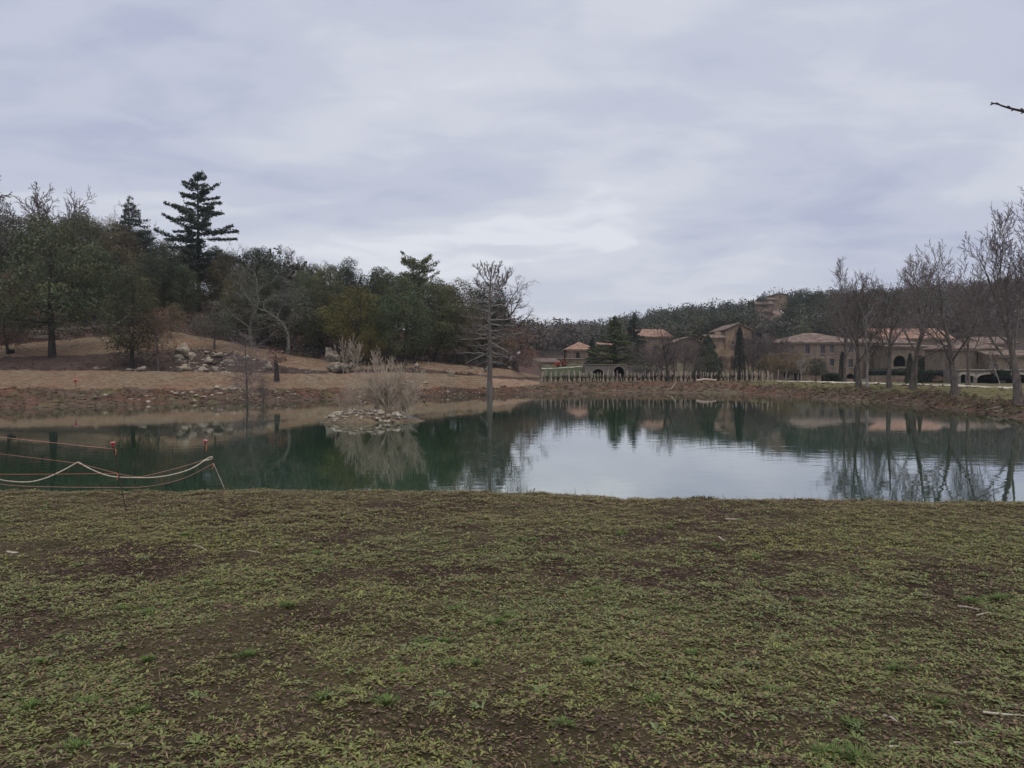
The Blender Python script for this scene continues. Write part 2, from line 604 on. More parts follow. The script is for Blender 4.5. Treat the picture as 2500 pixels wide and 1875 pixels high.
# ------------------------------------------------------------------ the ground
# profiles: for a bearing (photo column) the ground from the shore outwards as (distance, photo row)
SH = 'z'
PROF = {
    -900: [(36, 'z', 0.0), (42, 'z', 1.0), (50, 'z', 1.9), (52, 'z', 1.95), (58, 'z', 3.0), (63, 'z', 4.0), (74, 'z', 6.5), (95, 'z', 13.0)],
    0: [(40.6, 'z', 0.0), (46, 945), (53, 906), (55, 905), (60, 873), (65, 845), (75, 800), (95, 690)],
    250: [(43.5, 'z', 0.0), (48, 947), (54, 907), (56, 906.5), (61, 864), (67, 822), (75, 790), (95, 695)],
    430: [(46.6, 'z', 0.0), (50, 948), (55.5, 909), (57.5, 909), (63, 850), (68, 815), (76, 790), (95, 705)],
    560: [(47.2, 'z', 0.0), (51, 949), (56, 911), (58, 911), (64, 858), (68.5, 837), (77, 805), (95, 725)],
    690: [(49, 'z', 0.0), (52.5, 948), (57, 914), (59, 914), (63, 893), (68, 866), (77, 830), (95, 745)],
    810: [(51.5, 'z', 0.0), (55, 947), (59, 914), (61, 914), (62.5, 909), (68, 884), (77, 850), (95, 765)],
    1000: [(55, 'z', 0.0), (58, 946), (63, 910), (64, 909.5), (65.5, 897), (71, 880), (80, 860), (95, 805)],
    1175: [(59.5, 'z', 0.0), (61.5, 948), (65, 921), (65.6, 920), (66.3, 916), (72, 897), (85, 885), (110, 855)],
    1250: [(61, 'z', 0.0), (64, 945), (67, 925), (67.6, 924), (68.3, 921), (74, 902), (90, 893), (125, 885)],
    1330: [(62, 'z', 0.0), (68, 936), (74, 931), (80, 929), (88, 921), (112, 899), (125, 885), (330, 835)],
    1450: [(63, 'z', 0.0), (70, 933), (76, 931), (84, 928), (99, 920), (106, 893), (140, 880), (320, 822)],
    1600: [(64.2, 'z', 0.0), (71, 932), (78, 931), (90, 930), (104, 921), (113, 897), (150, 870), (240, 800)],
    1800: [(62.7, 'z', 0.0), (69, 932), (76, 930), (90, 929), (105, 922), (120, 905), (150, 860), (215, 785)],
    2000: [(52, 'z', 0.0), (57, 948), (62, 933), (75, 932), (100, 932), (122, 925), (150, 865), (240, 752)],
    2300: [(41, 'z', 0.0), (45, 962), (52, 941), (70, 938), (90, 935), (122, 918), (150, 855), (260, 732)],
    2500: [(32.3, 'z', 0.0), (36.5, 984), (47, 949), (60, 942), (80, 938), (115, 925), (150, 845), (260, 715)],
    3300: [(18, 'z', 0.0), (23, 'z', 0.75), (36, 'z', 0.95), (60, 'z', 0.7), (80, 'z', 0.4), (115, 'z', 1.5), (150, 'z', 6), (260, 'z', 28)],
}
PU = np.array([(k - 1250) / FPX for k in PROF])
EDGE_PX = np.array([-900, 0, 300, 500, 1000, 1200, 1400, 1600, 1750, 2000, 2300, 2500, 3300])
EDGE_Y = np.array([1180, 1190, 1190, 1195, 1196, 1195, 1200, 1207, 1214, 1217, 1219, 1221, 1235])
EDGE_D = np.array([FPX * (CAMZ - 0.7) / (y - HOR) for y in EDGE_Y])
EDGE_U = (EDGE_PX - 1250) / FPX
LAWN = 0.7
NK = 5 + 1 + 8 + 2
PD = np.zeros((len(PU), NK))
PZ = np.zeros((len(PU), NK))
for i_, (k_, lst) in enumerate(PROF.items()):
    e_ = np.interp(PU[i_], EDGE_U, EDGE_D)
    ds = [-40, e_ - 0.45, e_ - 0.05, e_ + 1.3, e_ + 3.0]
    zs = [LAWN, LAWN, LAWN - 0.03, -0.3, -1.2]
    ds.append(lst[0][0] - 5.0)
    zs.append(-1.2)
    for t in lst:
        ds.append(t[0])
        zs.append(t[2] if t[1] == 'z' else zpx(t[1], t[0]))
    ds += [ds[-1] + 160, 1400]
    zs += [zs[-1] * 0.55, -5.0]
    PD[i_], PZ[i_] = ds, zs
IS = 6                                                  # profile index of the shoreline


def prof(u):
    u = np.clip(np.asarray(u, float), PU[0], PU[-1])
    return (np.stack([np.interp(u, PU, PD[:, k]) for k in range(NK)]),
            np.stack([np.interp(u, PU, PZ[:, k]) for k in range(NK)]))


def ground_raw(x, y):
    """height and profile coordinate s of the ground at (x, y)"""
    x = np.asarray(x, float)
    y = np.asarray(y, float)
    u = x / np.maximum(y, 3.0)
    D, Z = prof(u)
    z = Z[0].copy()
    s = np.zeros_like(z)
    for k in range(NK - 1):
        t = (y - D[k]) / (D[k + 1] - D[k])
        inside = (t >= 0) & (t <= 1)
        z = np.where(inside, Z[k] * (1 - t) + Z[k + 1] * t, z)
        s = np.where(inside, k + t, s)
    return z, s, u


def bump_amp(s):
    return np.interp(s, [0, 1.9, 2.6, 5, 6.0, 6.5, 7.5, 8, 8.6, 9, 9.4, 10, 11, 11.6, 12, 13, 14, 15],
                     [0, 0, .05, .05, .04, .26, .18, .13, .16, .12, .2, .14, .14, .3, .5, 1.2, 2, 0])


def ground_z(x, y):
    z, s, u = ground_raw(x, y)
    near = np.asarray(s) < 2.2
    lawn = (0.055 * (fbm(x * 0.9, y * 0.9, 3, 3) - 0.5) + 0.05 * (fbm(x * 5, y * 5, 8, 3) - 0.5) + 0.02 * (vnoise(x * 26, y * 26, 5) - 0.5))
    far = bump_amp(s) * 2 * (0.6 * (fbm(x * 0.7, y * 0.7, 11, 4) - 0.5) + 0.4 * (fbm(x * 3.1, y * 3.1, 21, 2) - 0.5))
    lip = 0.10 * (fbm(x * 1.3, y * 0.4, 61, 4) - 0.5) * np.interp(s, [0.97, 1.0, 2.0, 2.3], [0, .6, 1, 1])
    return z + np.where(near, lawn + lip, far)


def gz(x, y):
    return float(ground_z(np.array([x]), np.array([y]))[0])


def gpt(px, D, dz=0.0):
    x = xpx(px, D)
    return np.array([x, D, gz(x, D) + dz])


def ground_colour(x, y, s, u):
    px = u * FPX + 1250
    n1 = fbm(x * 0.5, y * 0.5, 31, 4)
    n2 = fbm(x * 1.7, y * 1.7, 41, 4)
    s = s + (n2 - 0.5) * 0.35 * (s > 5)
    C = lambda *c: np.array(c)[None, :]
    lerp = lambda a, b, t: a + (b - a) * np.clip(t, 0, 1)[:, None]
    lawn_soil = lerp(C(.046, .030, .022), C(.088, .06, .040), n2 * 1.4 - .2)
    lawn_green = lerp(C(.07, .064, .030), C(.095, .078, .040), n1)
    col = lerp(lawn_soil, lawn_green, (n1 * .5 + n2 * .5 - 0.36) * 4.0)
    mud = lerp(C(.085, .06, .045), C(.15, .11, .08), n2)
    red = lerp(C(.155, .075, .047), C(.105, .06, .042), n2)
    brown = lerp(C(.125, .088, .063), C(.082, .058, .043), n1 * 1.5 - .25)
    grassy = lerp(C(.135, .115, .06), C(.12, .13, .055), n1)
    bank = lerp(brown, red, (n1 - 0.45) * 5)
    bank = lerp(bank, grassy, (fbm(x * 0.8, y * 0.8, 77, 3) - 0.6) * 5)
    litter = lerp(C(.13, .075, .058), C(.085, .06, .05), n2)
    dark = lerp(C(.06, .042, .036), C(.095, .066, .054), n2)
    left = px < 1320 + 26 * (n1 - 0.5)
    # left slope
    cl = lerp(mud, bank, (s - 5.9) * 4)
    cl = np.where((s > 7.9)[:, None], dark, cl)
    cl = np.where((s > 10)[:, None], litter, cl)
    cl = np.where(((s > 7.0) & (s < 8.0))[:, None], lerp(C(.3, .2, .14), C(.22, .15, .1), n2), cl)
    # right shore and far fields
    meadow = lerp(C(.115, .112, .045), C(.16, .135, .068), n2)
    field = lerp(C(.13, .10, .07), C(.10, .095, .05), n1)
    cr = lerp(mud, bank, (s - 5.9) * 4)
    w = np.clip((s - 6.75) * 2.5 + (n1 - 0.5) * 1.5, 0, 1)
    cr = lerp(cr, meadow, w * np.clip((px - 1600) / 250, 0.25, 1))
    cr = np.where((s > 8.0)[:, None], field, cr)
    green_f = (s > 9.25) & (s < 11.2) & (px < 1500)
    cr = np.where(green_f[:, None], lerp(C(.05, .066, .032), C(.07, .076, .04), n2), cr)
    cr = np.where(((s > 8.0) & (px > 1850) & (s < 9.2))[:, None], meadow, cr)
    cr = np.where((s > 11.6)[:, None], lerp(C(.055, .045, .036), C(.07, .055, .045), n2), cr)
    far = np.where(left[:, None], cl, cr)
    col = np.where((s < 2.0)[:, None], col, np.where((s < 5.5)[:, None], mud * 0.8, far))
    return np.clip(col, 0.005, 0.9)


def build_ground():
    us = np.concatenate([np.linspace(-2.4, -0.78, 40, endpoint=False), np.linspace(-0.78, 0.78, 380), np.linspace(0.78, 2.4, 41)[1:]])
    sub = [(0, np.concatenate([[0, .3, .6, .78, .82, .845], np.linspace(.86, .999, 180)]))]
    nper = [0, 6, 6, 4, 4, 6, 24, 24, 7, 20, 18, 18, 18, 16, 6]
    sv = list(sub[0][1])
    for k in range(1, NK - 1):
        sv += list(k + np.arange(nper[k]) / nper[k])
    sv.append(NK - 1.0)
    sv = np.array(sv)
    D, Z = prof(us)
    Dr = np.stack([np.interp(sv, np.arange(NK), D[:, j]) for j in range(len(us))], axis=1)
    X = us[None, :] * np.maximum(Dr, 3.0)
    x, y = X.ravel(), Dr.ravel()
    z = ground_z(x, y)
    _, s, u = ground_raw(x, y)
    col = ground_colour(x, y, np.repeat(sv, len(us)), np.tile(us, len(sv)))
    nr, nc = len(sv), len(us)
    i = (np.arange(nr - 1)[:, None] * nc + np.arange(nc - 1)[None, :]).ravel()
    F = np.stack([i, i + 1, i + 1 + nc, i + nc], axis=1)
    M['ground'] = ground_mat()
    obj('ground', mesh_np('ground', np.stack([x, y, z], 1), F, [M['ground']], True, col), kind='structure')


build_ground()

M['mat'] = mat_mat()


def sheet(name, px0, px1, s0, s1, lift, mat, label=None, cat=None, nu=None, ns=10, wob=0.1, kind=None, group=None, seed=0):
    """a blanket laid over the ground between two profile lines, following its lumps"""
    nu = nu or int(abs(px1 - px0) / 5)
    us = (np.linspace(px0, px1, nu) - 1250) / FPX
    f0 = np.array([s0(p) if callable(s0) else s0 for p in us * FPX + 1250]) + wob * (fbm(us * 60, us * 0 + seed, 91 + seed, 4) - 0.5)
    f1 = np.array([s1(p) if callable(s1) else s1 for p in us * FPX + 1250]) + wob * (fbm(us * 60, us * 0 + 9 + seed, 97 + seed, 4) - 0.5)
    t = np.linspace(0, 1, ns)
    sv = f0[None, :] + (f1 - f0)[None, :] * t[:, None]
    D, _ = prof(us)
    Dr = np.stack([np.interp(sv[:, j], np.arange(NK), D[:, j]) for j in range(nu)], axis=1)
    X = us[None, :] * Dr
    top = ground_z(X.ravel(), Dr.ravel()) + lift
    edge = np.zeros((ns, nu), bool)
    edge[0], edge[-1], edge[:, 0], edge[:, -1] = True, True, True, True
    top = np.where(edge.ravel(), top - lift - 0.04, top)
    V = np.stack([X.ravel(), Dr.ravel(), top], 1)
    i = (np.arange(ns - 1)[:, None] * nu + np.arange(nu - 1)[None, :]).ravel()
    F = np.stack([i, i + 1, i + 1 + nu, i + nu], axis=1)
    o = obj(name, mesh_np(name, V, F, [mat], True), kind=kind)
    if label:
        tag(o, label, cat, group)
    return o


G_MAT = 'straw mats laid along the terraces'
sheet('straw_mat', -500, 1195, 6.97, 7.62, 0.05, M['mat'], 'long lower straw mat strip just above the muddy bank', 'mat', ns=14, group=G_MAT, wob=0.16)
sheet('straw_mat', -500, 1190, 7.55, 8.02, 0.10, M['mat'], 'upper straw mat strip overlapping the long lower one along the bank', 'mat', ns=10, group=G_MAT, seed=3, wob=0.06)
sheet('straw_mat', -500, 345, 9.95, 10.55, 0.06, M['mat'], 'lower straw mat on the upper terrace around the leaning oak trunks', 'mat', ns=10, group=G_MAT, seed=5, wob=0.2)
sheet('straw_mat', -500, 340, 10.5, 11.0, 0.10, M['mat'], 'upper straw mat on the upper terrace below the timber rails', 'mat', ns=10, group=G_MAT, seed=6, wob=0.15)
sheet('straw_mat', 335, 830, 9.98, 10.55, 0.07, M['mat'], 'lower straw mat curving over the knoll above the boulders', 'mat', ns=10, group=G_MAT, seed=7, wob=0.15)
sheet('straw_mat', 338, 835, 10.5, 11.05, 0.11, M['mat'], 'upper straw mat on the crest of the knoll below the wood', 'mat', ns=10, group=G_MAT, seed=8, wob=0.12)
sheet('straw_mat', 985, 1318, 10.0, lambda p: np.interp(p, [985, 1230, 1318], [11, 11, 10.1]), 0.07, M['mat'], 'straw mat on the mound behind the bare pond cypress', 'mat', ns=12, group=G_MAT, seed=9, wob=0.12)
sheet('straw_mat', 838, 984, 10.0, 10.98, 0.06, M['mat'], 'short straw mat at the foot of the dark oaks', 'mat', ns=10, group=G_MAT, seed=11, wob=0.2)

# pale path on the right shore and the drive up to the chapel
sheet('path', 1890, 2492, lambda p: np.interp(p, [1890, 1985, 2200, 2350, 2500], [8.05, 8.0, 8.02, 8.0, 7.98]), lambda p: np.interp(p, [1890, 1985, 2200, 2350, 2500], [8.12, 8.25, 8.2, 8.2, 8.2]), 0.035, M['path'], ns=4, wob=0.02, kind='structure')
sheet('drive', 1318, 1448, 10.93, 11.0, 0.05, M['path'], ns=4, wob=0.02, kind='structure')

M['water'] = water_mat()
obj('water', mesh_py('water', [(-160, 4, 0), (160, 4, 0), (160, 78, 0), (-160, 78, 0)], [(0, 1, 2, 3)], [M['water']]), kind='structure')


# ------------------------------------------------------------------ tree building
def norm(v):
    return v / (np.linalg.norm(v) + 1e-9)


def tubes(paths):
    """paths: (points, radii, sides) -> one mesh of tapered tubes"""
    VV, FF, off = [], [], 0
    for pts, rad, k in paths:
        P = np.asarray(pts, float)
        R = np.asarray(rad, float)
        n = len(P)
        T = np.gradient(P, axis=0)
        T /= np.linalg.norm(T, axis=1)[:, None] + 1e-9
        ref = np.array([0.0, 0, 1]) if abs(T[:, 2]).mean() < 0.8 else np.array([1.0, 0, 0])
        A = np.cross(T, ref)
        A /= np.linalg.norm(A, axis=1)[:, None] + 1e-9
        B = np.cross(T, A)
        a = np.arange(k) * 2 * np.pi / k
        ring = P[:, None, :] + R[:, None, None] * (np.cos(a)[None, :, None] * A[:, None, :] + np.sin(a)[None, :, None] * B[:, None, :])
        VV.append(ring.reshape(-1, 3))
        i = np.arange(n - 1)[:, None] * k
        j = np.arange(k)[None, :]
        j2 = (j + 1) % k
        f = np.stack([i + j, i + j2, i + k + j2, i + k + j], axis=2).reshape(-1, 4) + off
        FF.append(f)
        off += n * k
    return np.concatenate(VV), np.concatenate(FF)


def tube_mesh(name, paths, mat, smooth=True):
    V, F = tubes(paths)
    return mesh_np(name, V, F, [mat], smooth)


def rot_about(v, axis, ang):
    axis = norm(axis)
    return v * math.cos(ang) + np.cross(axis, v) * math.sin(ang) + axis * np.dot(axis, v) * (1 - math.cos(ang))


def branch(rng, out, p, d, L, r, lev, P):
    n = P['seg'][lev]
    pts, rad, d = [np.array(p, float)], [r], norm(np.array(d, float))
    tip = P['tip'][lev]
    for i in range(1, n + 1):
        d = norm(d + rng.normal(0, P['wob'][lev], 3) + np.array([0, 0, P['up'][lev]]))
        pts.append(pts[-1] + d * L / n)
        rad.append(r * (1 - (1 - tip) * i / n))
    out.append((lev, np.array(pts), np.array(rad)))
    if lev + 1 >= len(P['seg']):
        return
    nc = P['n'][lev]
    nc = int(nc) if lev == 0 else max(1, int(round(nc * rng.uniform(0.7, 1.3))))
    az = rng.uniform(0, 6.28)
    for c in range(nc):
        lo = P['from'][lev]
        t = lo + (1 - lo) * (c + rng.uniform(0.1, 0.9)) / nc
        f = t * n
        i = min(int(f), n - 1)
        q = pts[i] + (pts[i + 1] - pts[i]) * (f - i)
        rr = rad[i] + (rad[i + 1] - rad[i]) * (f - i)
        dd = norm(pts[i + 1] - pts[i])
        perp = norm(np.cross(dd, np.array([0.3, 0.5, 0.2]) + rng.normal(0, .3, 3)))
        az += 2.4 + rng.uniform(-.5, .5)
        perp = rot_about(perp, dd, az)
        ang = math.radians(rng.normal(P['ang'][lev], P['ang'][lev] * 0.18))
        nd = dd * math.cos(ang) + perp * math.sin(ang)
        ln = L * P['len'][lev] * (1 - P['short'][lev] * t) * rng.uniform(0.7, 1.25)
        branch(rng, out, q, nd, ln, max(P['rmin'], min(rr * 0.75, r * P['rr'][lev])), lev + 1, P)


def bare_tree(name, seed, P, H, mat_t, mat_b, split=2, lean=(0, 0)):
    """a leafless tree: (trunk and limbs mesh, twigs mesh), scaled to height H"""
    rng = np.random.default_rng(seed)
    out = []
    branch(rng, out, (0, 0, -0.15), (lean[0], lean[1], 1), P['L'], P['r'], 0, P)
    top = max(o[1][:, 2].max() for o in out)
    k = H / top
    sides = [9, 6, 4, 3, 3, 3]
    a = [(p * k, r * k if lv < 2 else np.maximum(r * k, P['rmin']), sides[lv]) for lv, p, r in out if lv < split]
    b = [(p * k, np.maximum(r * k, P['rmin']), sides[lv]) for lv, p, r in out if lv >= split]
    # flare at the foot
    p0, r0, s0 = a[0]
    hgt = np.clip(p0[:, 2] / (H * 0.1), 0, 1)
    a[0] = (p0, r0 * (1 + 0.6 * (1 - hgt) ** 2), s0)
    return tube_mesh(name + '_trunk', a, mat_t), tube_mesh(name + '_twigs', b, mat_b, False)


def leaves(rng, C, size, aspect=1.6, nrm=None, flat=0.5, tri=False):
    """diamond leaves at centres C; normals nrm loosened by noise"""
    n = len(C)
    N_ = rng.normal(0, 1, (n, 3))
    N_ /= np.linalg.norm(N_, axis=1)[:, None]
    if nrm is not None:
        N_ = nrm * (1 - flat) * 1.3 + N_ * flat
        N_ /= np.linalg.norm(N_, axis=1)[:, None] + 1e-9
    T = np.cross(N_, rng.normal(0, 1, (n, 3)))
    T /= np.linalg.norm(T, axis=1)[:, None] + 1e-9
    B = np.cross(N_, T)
    s = (size * rng.uniform(0.6, 1.4, n))[:, None]
    a, b = T * s * 0.5, B * s * 0.5 / aspect
    if tri:
        return np.stack([C - a - b, C - a + b, C + a], 1).reshape(-1, 3), np.arange(3 * n).reshape(-1, 3)
    V = np.stack([C - a, C - b, C + a, C + b], 1).reshape(-1, 3)
    F = np.arange(4 * n).reshape(-1, 4)
    return V, F


def leafy_tree(name, seed, H=10.0, width=0.75, base=0.22, nclump=55, nleaf=15000, size=0.2, mat='oak', gap=0.0, trunk_r=0.2, bark='bark_dark', flat=0.38, clump=(0.085, 0.15), top_r=0.5):
    rng = np.random.default_rng(seed)
    # crown of rounded clumps on an uneven egg
    cen, rad = [], []
    W = H * width / 2
    tries = 0
    lob = rng.normal(0, 1, 8)
    while len(cen) < nclump and tries < 9000:
        tries += 1
        t = rng.uniform(0, 1)
        prof_ = (math.sin(math.pi * (0.10 + 0.88 * t ** 0.85))) ** 0.65
        az = rng.uniform(0, 6.28)
        wob = 1 + 0.16 * lob[0] * math.cos(az + lob[1]) + 0.14 * lob[2] * math.cos(2 * az + lob[3]) + 0.15 * lob[4] * math.sin(3 * az + 5 * t + lob[5])
        rr = W * prof_ * wob * (rng.uniform(0.25, 1.0) ** 0.5) * 0.86
        c = np.array([rr * math.cos(az), rr * math.sin(az), H * (base + (0.93 - base) * t)])
        r = H * rng.uniform(*clump) * (1.0 - 0.35 * t)
        if all(np.linalg.norm(c - q) > 0.62 * (r + s) * 0.7 for q, s in zip(cen, rad)):
            cen.append(c)
            rad.append(r)
    cen, rad = np.array(cen), np.array(rad)
    w = rad ** 2
    if gap:
        w = w * (rng.uniform(0, 1, len(w)) > gap)
    idx = rng.choice(len(cen), nleaf, p=w / w.sum())
    d = rng.normal(0, 1, (nleaf, 3))
    d[:, 2] = d[:, 2] * 0.9 + 0.25
    d /= np.linalg.norm(d, axis=1)[:, None]
    rr = rad[idx] * np.clip(1 - np.abs(rng.normal(0, 0.14, nleaf)), 0.4, 1.0) * rng.uniform(0.9, 1.12, nleaf)
    # ragged clumps: sprays stick out where a noise says so
    rr *= 0.78 + 0.45 * vnoise(d[:, 0] * 3 + idx * 7.1, d[:, 1] * 3 + d[:, 2] * 2.3, seed)
    C = cen[idx] + d * rr[:, None] * np.array([1.1, 1.1, 0.85])
    V, F = leaves(rng, C, size, 1.7, d, flat)
    ct = rng.uniform(0.62, 1.38, len(cen))
    hue = rng.uniform(-0.12, 0.12, len(cen))
    v = ct[idx] * rng.uniform(0.82, 1.18, nleaf)
    col = np.stack([v * (1 + hue[idx]), v, v * (1 - 0.6 * hue[idx])], 1)
    crown = mesh_np(name + '_crown', V, F, [M[mat]], False, np.repeat(col, 4, 0))
    # trunk and limbs reaching for the clumps
    paths = []
    hb = H * (base + 0.12)
    lean = rng.normal(0, 0.04 * H, 2)
    tp = np.array([[0, 0, -0.3], [0, 0, 0.1], [lean[0] * .3, lean[1] * .3, hb * .5], [lean[0], lean[1], hb], [lean[0] * 1.3, lean[1] * 1.3, H * 0.6], [lean[0], lean[1], H * 0.8]])
    paths.append((tp, np.array([1.7, 1.4, 1.0, .85, .5, .2]) * trunk_r, 8))
    order = rng.permutation(len(cen))[:min(26, len(cen))]
    for i in order:
        c = cen[i]
        h0 = min(c[2] * rng.uniform(0.45, 0.8), H * 0.7)
        h0 = max(h0, hb * 0.75)
        k = h0 / (H * 0.8)
        p0 = np.array([np.interp(h0, tp[:, 2], tp[:, 0]), np.interp(h0, tp[:, 2], tp[:, 1]), h0])
        m = (p0 + c) / 2 + np.array([*rng.normal(0, 0.03 * H, 2), -0.03 * H])
        r0 = trunk_r * 0.38 * (1.1 - k)
        paths.append((np.array([p0, m, c]), np.array([r0, r0 * .65, r0 * .25]), 5))
    return tube_mesh(name + '_trunk', paths, M[bark]), crown


def needle_tree(name, seed, H, R, mat, bark, nwhorl=16, per=6, droop=0.12, tipup=0.25, start=0.25, nleaf=9000, size=0.22, shape=None, thick=0.18, trunk_r=0.2, irregular=0.2):
    """a tiered conifer; shape(t) gives the branch reach from bottom (0) to top (1)"""
    rng = np.random.default_rng(seed)
    shape = shape or (lambda t: (1 - t) ** 0.8)
    paths = [(np.array([[0, 0, -0.3], [0, 0, H * .3], [0.01 * H, 0, H * .7], [0.01 * H, 0, H * 0.99]]), np.array([1.3, .9, .5, .12]) * trunk_r, 8)]
    seg = []
    for w in range(nwhorl):
        t = (w + rng.uniform(-.3, .3)) / nwhorl
        t = min(max(t, 0), 0.985)
        z = H * (start + (1 - start) * t)
        a0 = rng.uniform(0, 6.28)
        for b in range(per):
            t = min(max((w + rng.uniform(-.62, .62)) / nwhorl, 0), 0.985)
            z = H * (start + (1 - start) * t)
            L = R * shape(t) * rng.uniform(1 - irregular * 1.6, 1 + irregular * 0.6)
            if rng.uniform() < irregular * 0.5:
                continue
            az = a0 + b * 6.283 / per + rng.normal(0, .25)
            dz = rng.normal(0, 0.11)
            n = 5
            s = np.linspace(0, 1, n + 1)
            pr = np.array([math.cos(az), math.sin(az), 0])
            side = np.array([-math.sin(az), math.cos(az), 0])
            bend = rng.normal(0, 0.08)
            P_ = np.array([0, 0, z]) + np.outer(s * L, pr) + np.outer(s ** 2 * L * bend, side)
            P_[:, 2] += L * (-droop * s + (tipup * 0.5 + dz) * s ** 2 + 0.12 * t * s * 2)
            r0 = max(0.012, trunk_r * 0.28 * (1 - 0.7 * t))
            paths.append((P_, r0 * (1 - .8 * s), 4))
            seg.append((P_, L, side))
    tot = sum(s[1] for s in seg)
    Cs, Ns, tint = [], [], []
    for P_, L, side in seg:
        n = max(8, int(nleaf * L / tot))
        u = rng.uniform(0.18, 1.04, n) ** 0.8
        i = np.minimum((u * 5).astype(int), 4)
        f = (u * 5 - i)[:, None]
        base_ = P_[i] * (1 - f) + P_[i + 1] * f
        wid = L * thick * 2.0 * (1.05 - u) ** 0.6 + size * 0.3
        # sprays gathered into bunches along the branch
        bunch = np.round(rng.normal(0, 1, n) * 1.3) / 1.3
        Cs.append(base_ + side[None, :] * (bunch * wid * 0.6 + rng.normal(0, size * .3, n))[:, None] + np.stack([rng.normal(0, size * .3, n), rng.normal(0, size * .3, n), rng.normal(size * .1, size * 0.3, n)], 1))
        tint.append(np.full(n, rng.uniform(0.75, 1.25)))
    C = np.concatenate(Cs)
    v = np.concatenate(tint) * rng.uniform(0.75, 1.25, len(C))
    up = np.tile(np.array([0, 0, 1.0]), (len(C), 1))
    V, F = leaves(rng, C, size, 2.4, up, 0.75)
    crown = mesh_np(name + '_crown', V, F, [M[mat]], False, np.repeat(np.stack([v, v, v * 0.95], 1), 4, 0))
    return tube_mesh(name + '_trunk', paths, M[bark]), crown


def column_tree(name, seed, H, R, mat='cypress', nleaf=5000, size=0.16, round_=0.6, low=0.03):
    rng = np.random.default_rng(seed)
    t = rng.uniform(0, 1, nleaf)
    az = rng.uniform(0, 6.283, nleaf)
    pr = np.minimum(1, (t + 0.05) / 0.15) ** 0.5 * (1 - t) ** round_
    rr = R * pr * (0.72 + 0.5 * vnoise(az * 2.2, t * 9 + seed, seed)) * np.clip(1 - np.abs(rng.normal(0, .16, nleaf)), .3, 1)
    C = np.stack([rr * np.cos(az), rr * np.sin(az), H * (low + (1 - low) * t)], 1)
    d = np.stack([np.cos(az), np.sin(az), np.full(nleaf, .6)], 1)
    V, F = leaves(rng, C, size, 2.0, d / np.linalg.norm(d, axis=1)[:, None], 0.55)
    v = (0.7 + 0.6 * vnoise(az * 2.5, t * 14, seed + 3)) * rng.uniform(0.8, 1.2, nleaf)
    crown = mesh_np(name + '_crown', V, F, [M[mat]], False, np.repeat(np.stack([v, v, v], 1), 4, 0))
    tr = tube_mesh(name + '_trunk', [(np.array([[0, 0, -.2], [0, 0, H * .5], [0, 0, H * .9]]), np.array([.1, .07, .02]) * H / 6, 6)], M['bark_dark'])
    return tr, crown


def plant(kind, pair, px, D, label, cat='tree', group=None, top=None, H=None, widen=1.0, rz=None, crown_mat=None, trunk_mat=None, sink=0.05, name2='crown'):
    """set a tree (trunk, crown meshes built at height pair[2]) on the ground; top = photo row of its tip"""
    tr, cr, H0_ = pair
    x = xpx(px, D)
    g = gz(x, D) - sink
    if H is None:
        H = zpx(top, D) - g
    s = H / H0_
    o = thing(kind, label, cat, (x, D, g), (px * 1.7 + D * 3.1) % 6.28 if rz is None else rz, group, (s * widen, s * widen, s))
    obj('trunk', tr, o, mat=trunk_mat)
    if cr is not None:
        obj(name2, cr, o, mat=crown_mat)
    return o


# ------------------------------------------------------------------ tree models
OAK = [(*leafy_tree('oak', 100 + i, 10, [.78, .7, .85, .74, .66, .8][i], [.2, .16, .24, .12, .18, .14][i], [74, 66, 78, 72, 60, 80][i], 14500, 0.165), 10.0) for i in range(6)]
OAKTALL = [(*leafy_tree('tall_oak', 140 + i, 10, .6, .3, 48, 11000, 0.19, trunk_r=.17), 10.0) for i in range(2)]
SPARSE = [(*leafy_tree('sparse_tree', 160 + i, 6, [.75, .62, .8][i], .25, 34, [4200, 2600, 3600][i], 0.13, 'leaf_grey', 0.15, .085, 'bark', 0.8, (.09, .15)), 6.0) for i in range(3)]
PINE_BIG = (*needle_tree('tall_conifer', 201, 14, 4.3, 'pine', 'bark_dark', 22, 7, 0.13, 0.34, 0.26, 26000, 0.23, lambda t: (1 - t) ** 0.72 * (0.6 + 0.4 * min(1, t * 5 + .3)) + .03, 0.115, 0.2, 0.5), 14.0)
PINE_SMALL = (*needle_tree('young_conifer', 202, 9, 3.3, 'pine', 'bark_dark', 14, 6, 0.10, 0.3, 0.2, 8000, 0.22, lambda t: (1 - t) ** 0.85, 0.12, 0.14, 0.25), 9.0)
CEDAR = [(*needle_tree('cedar', 210 + i, 10, [3.9, 3.1][i], 'fir', 'bark_dark', [19, 18][i], 8, 0.12, 0.22, 0.05, 15000, 0.26, [lambda t: (1 - t) ** 0.9 * (1.0 + .12 * math.sin(t * 23)), lambda t: (1 - t) ** 0.7 * (0.8 + .15 * math.sin(t * 19))][i], 0.15, 0.22, 0.25), 10.0) for i in range(2)]
CYP = [(*column_tree('cypress', 230, 8, 0.75, nleaf=5000, round_=0.45), 8.0), (*column_tree('cypress', 231, 8, 1.1, nleaf=6000, round_=0.5), 8.0), (*column_tree('cone_cypress', 232, 8, 2.1, nleaf=10000, size=.2, round_=0.62), 8.0)]

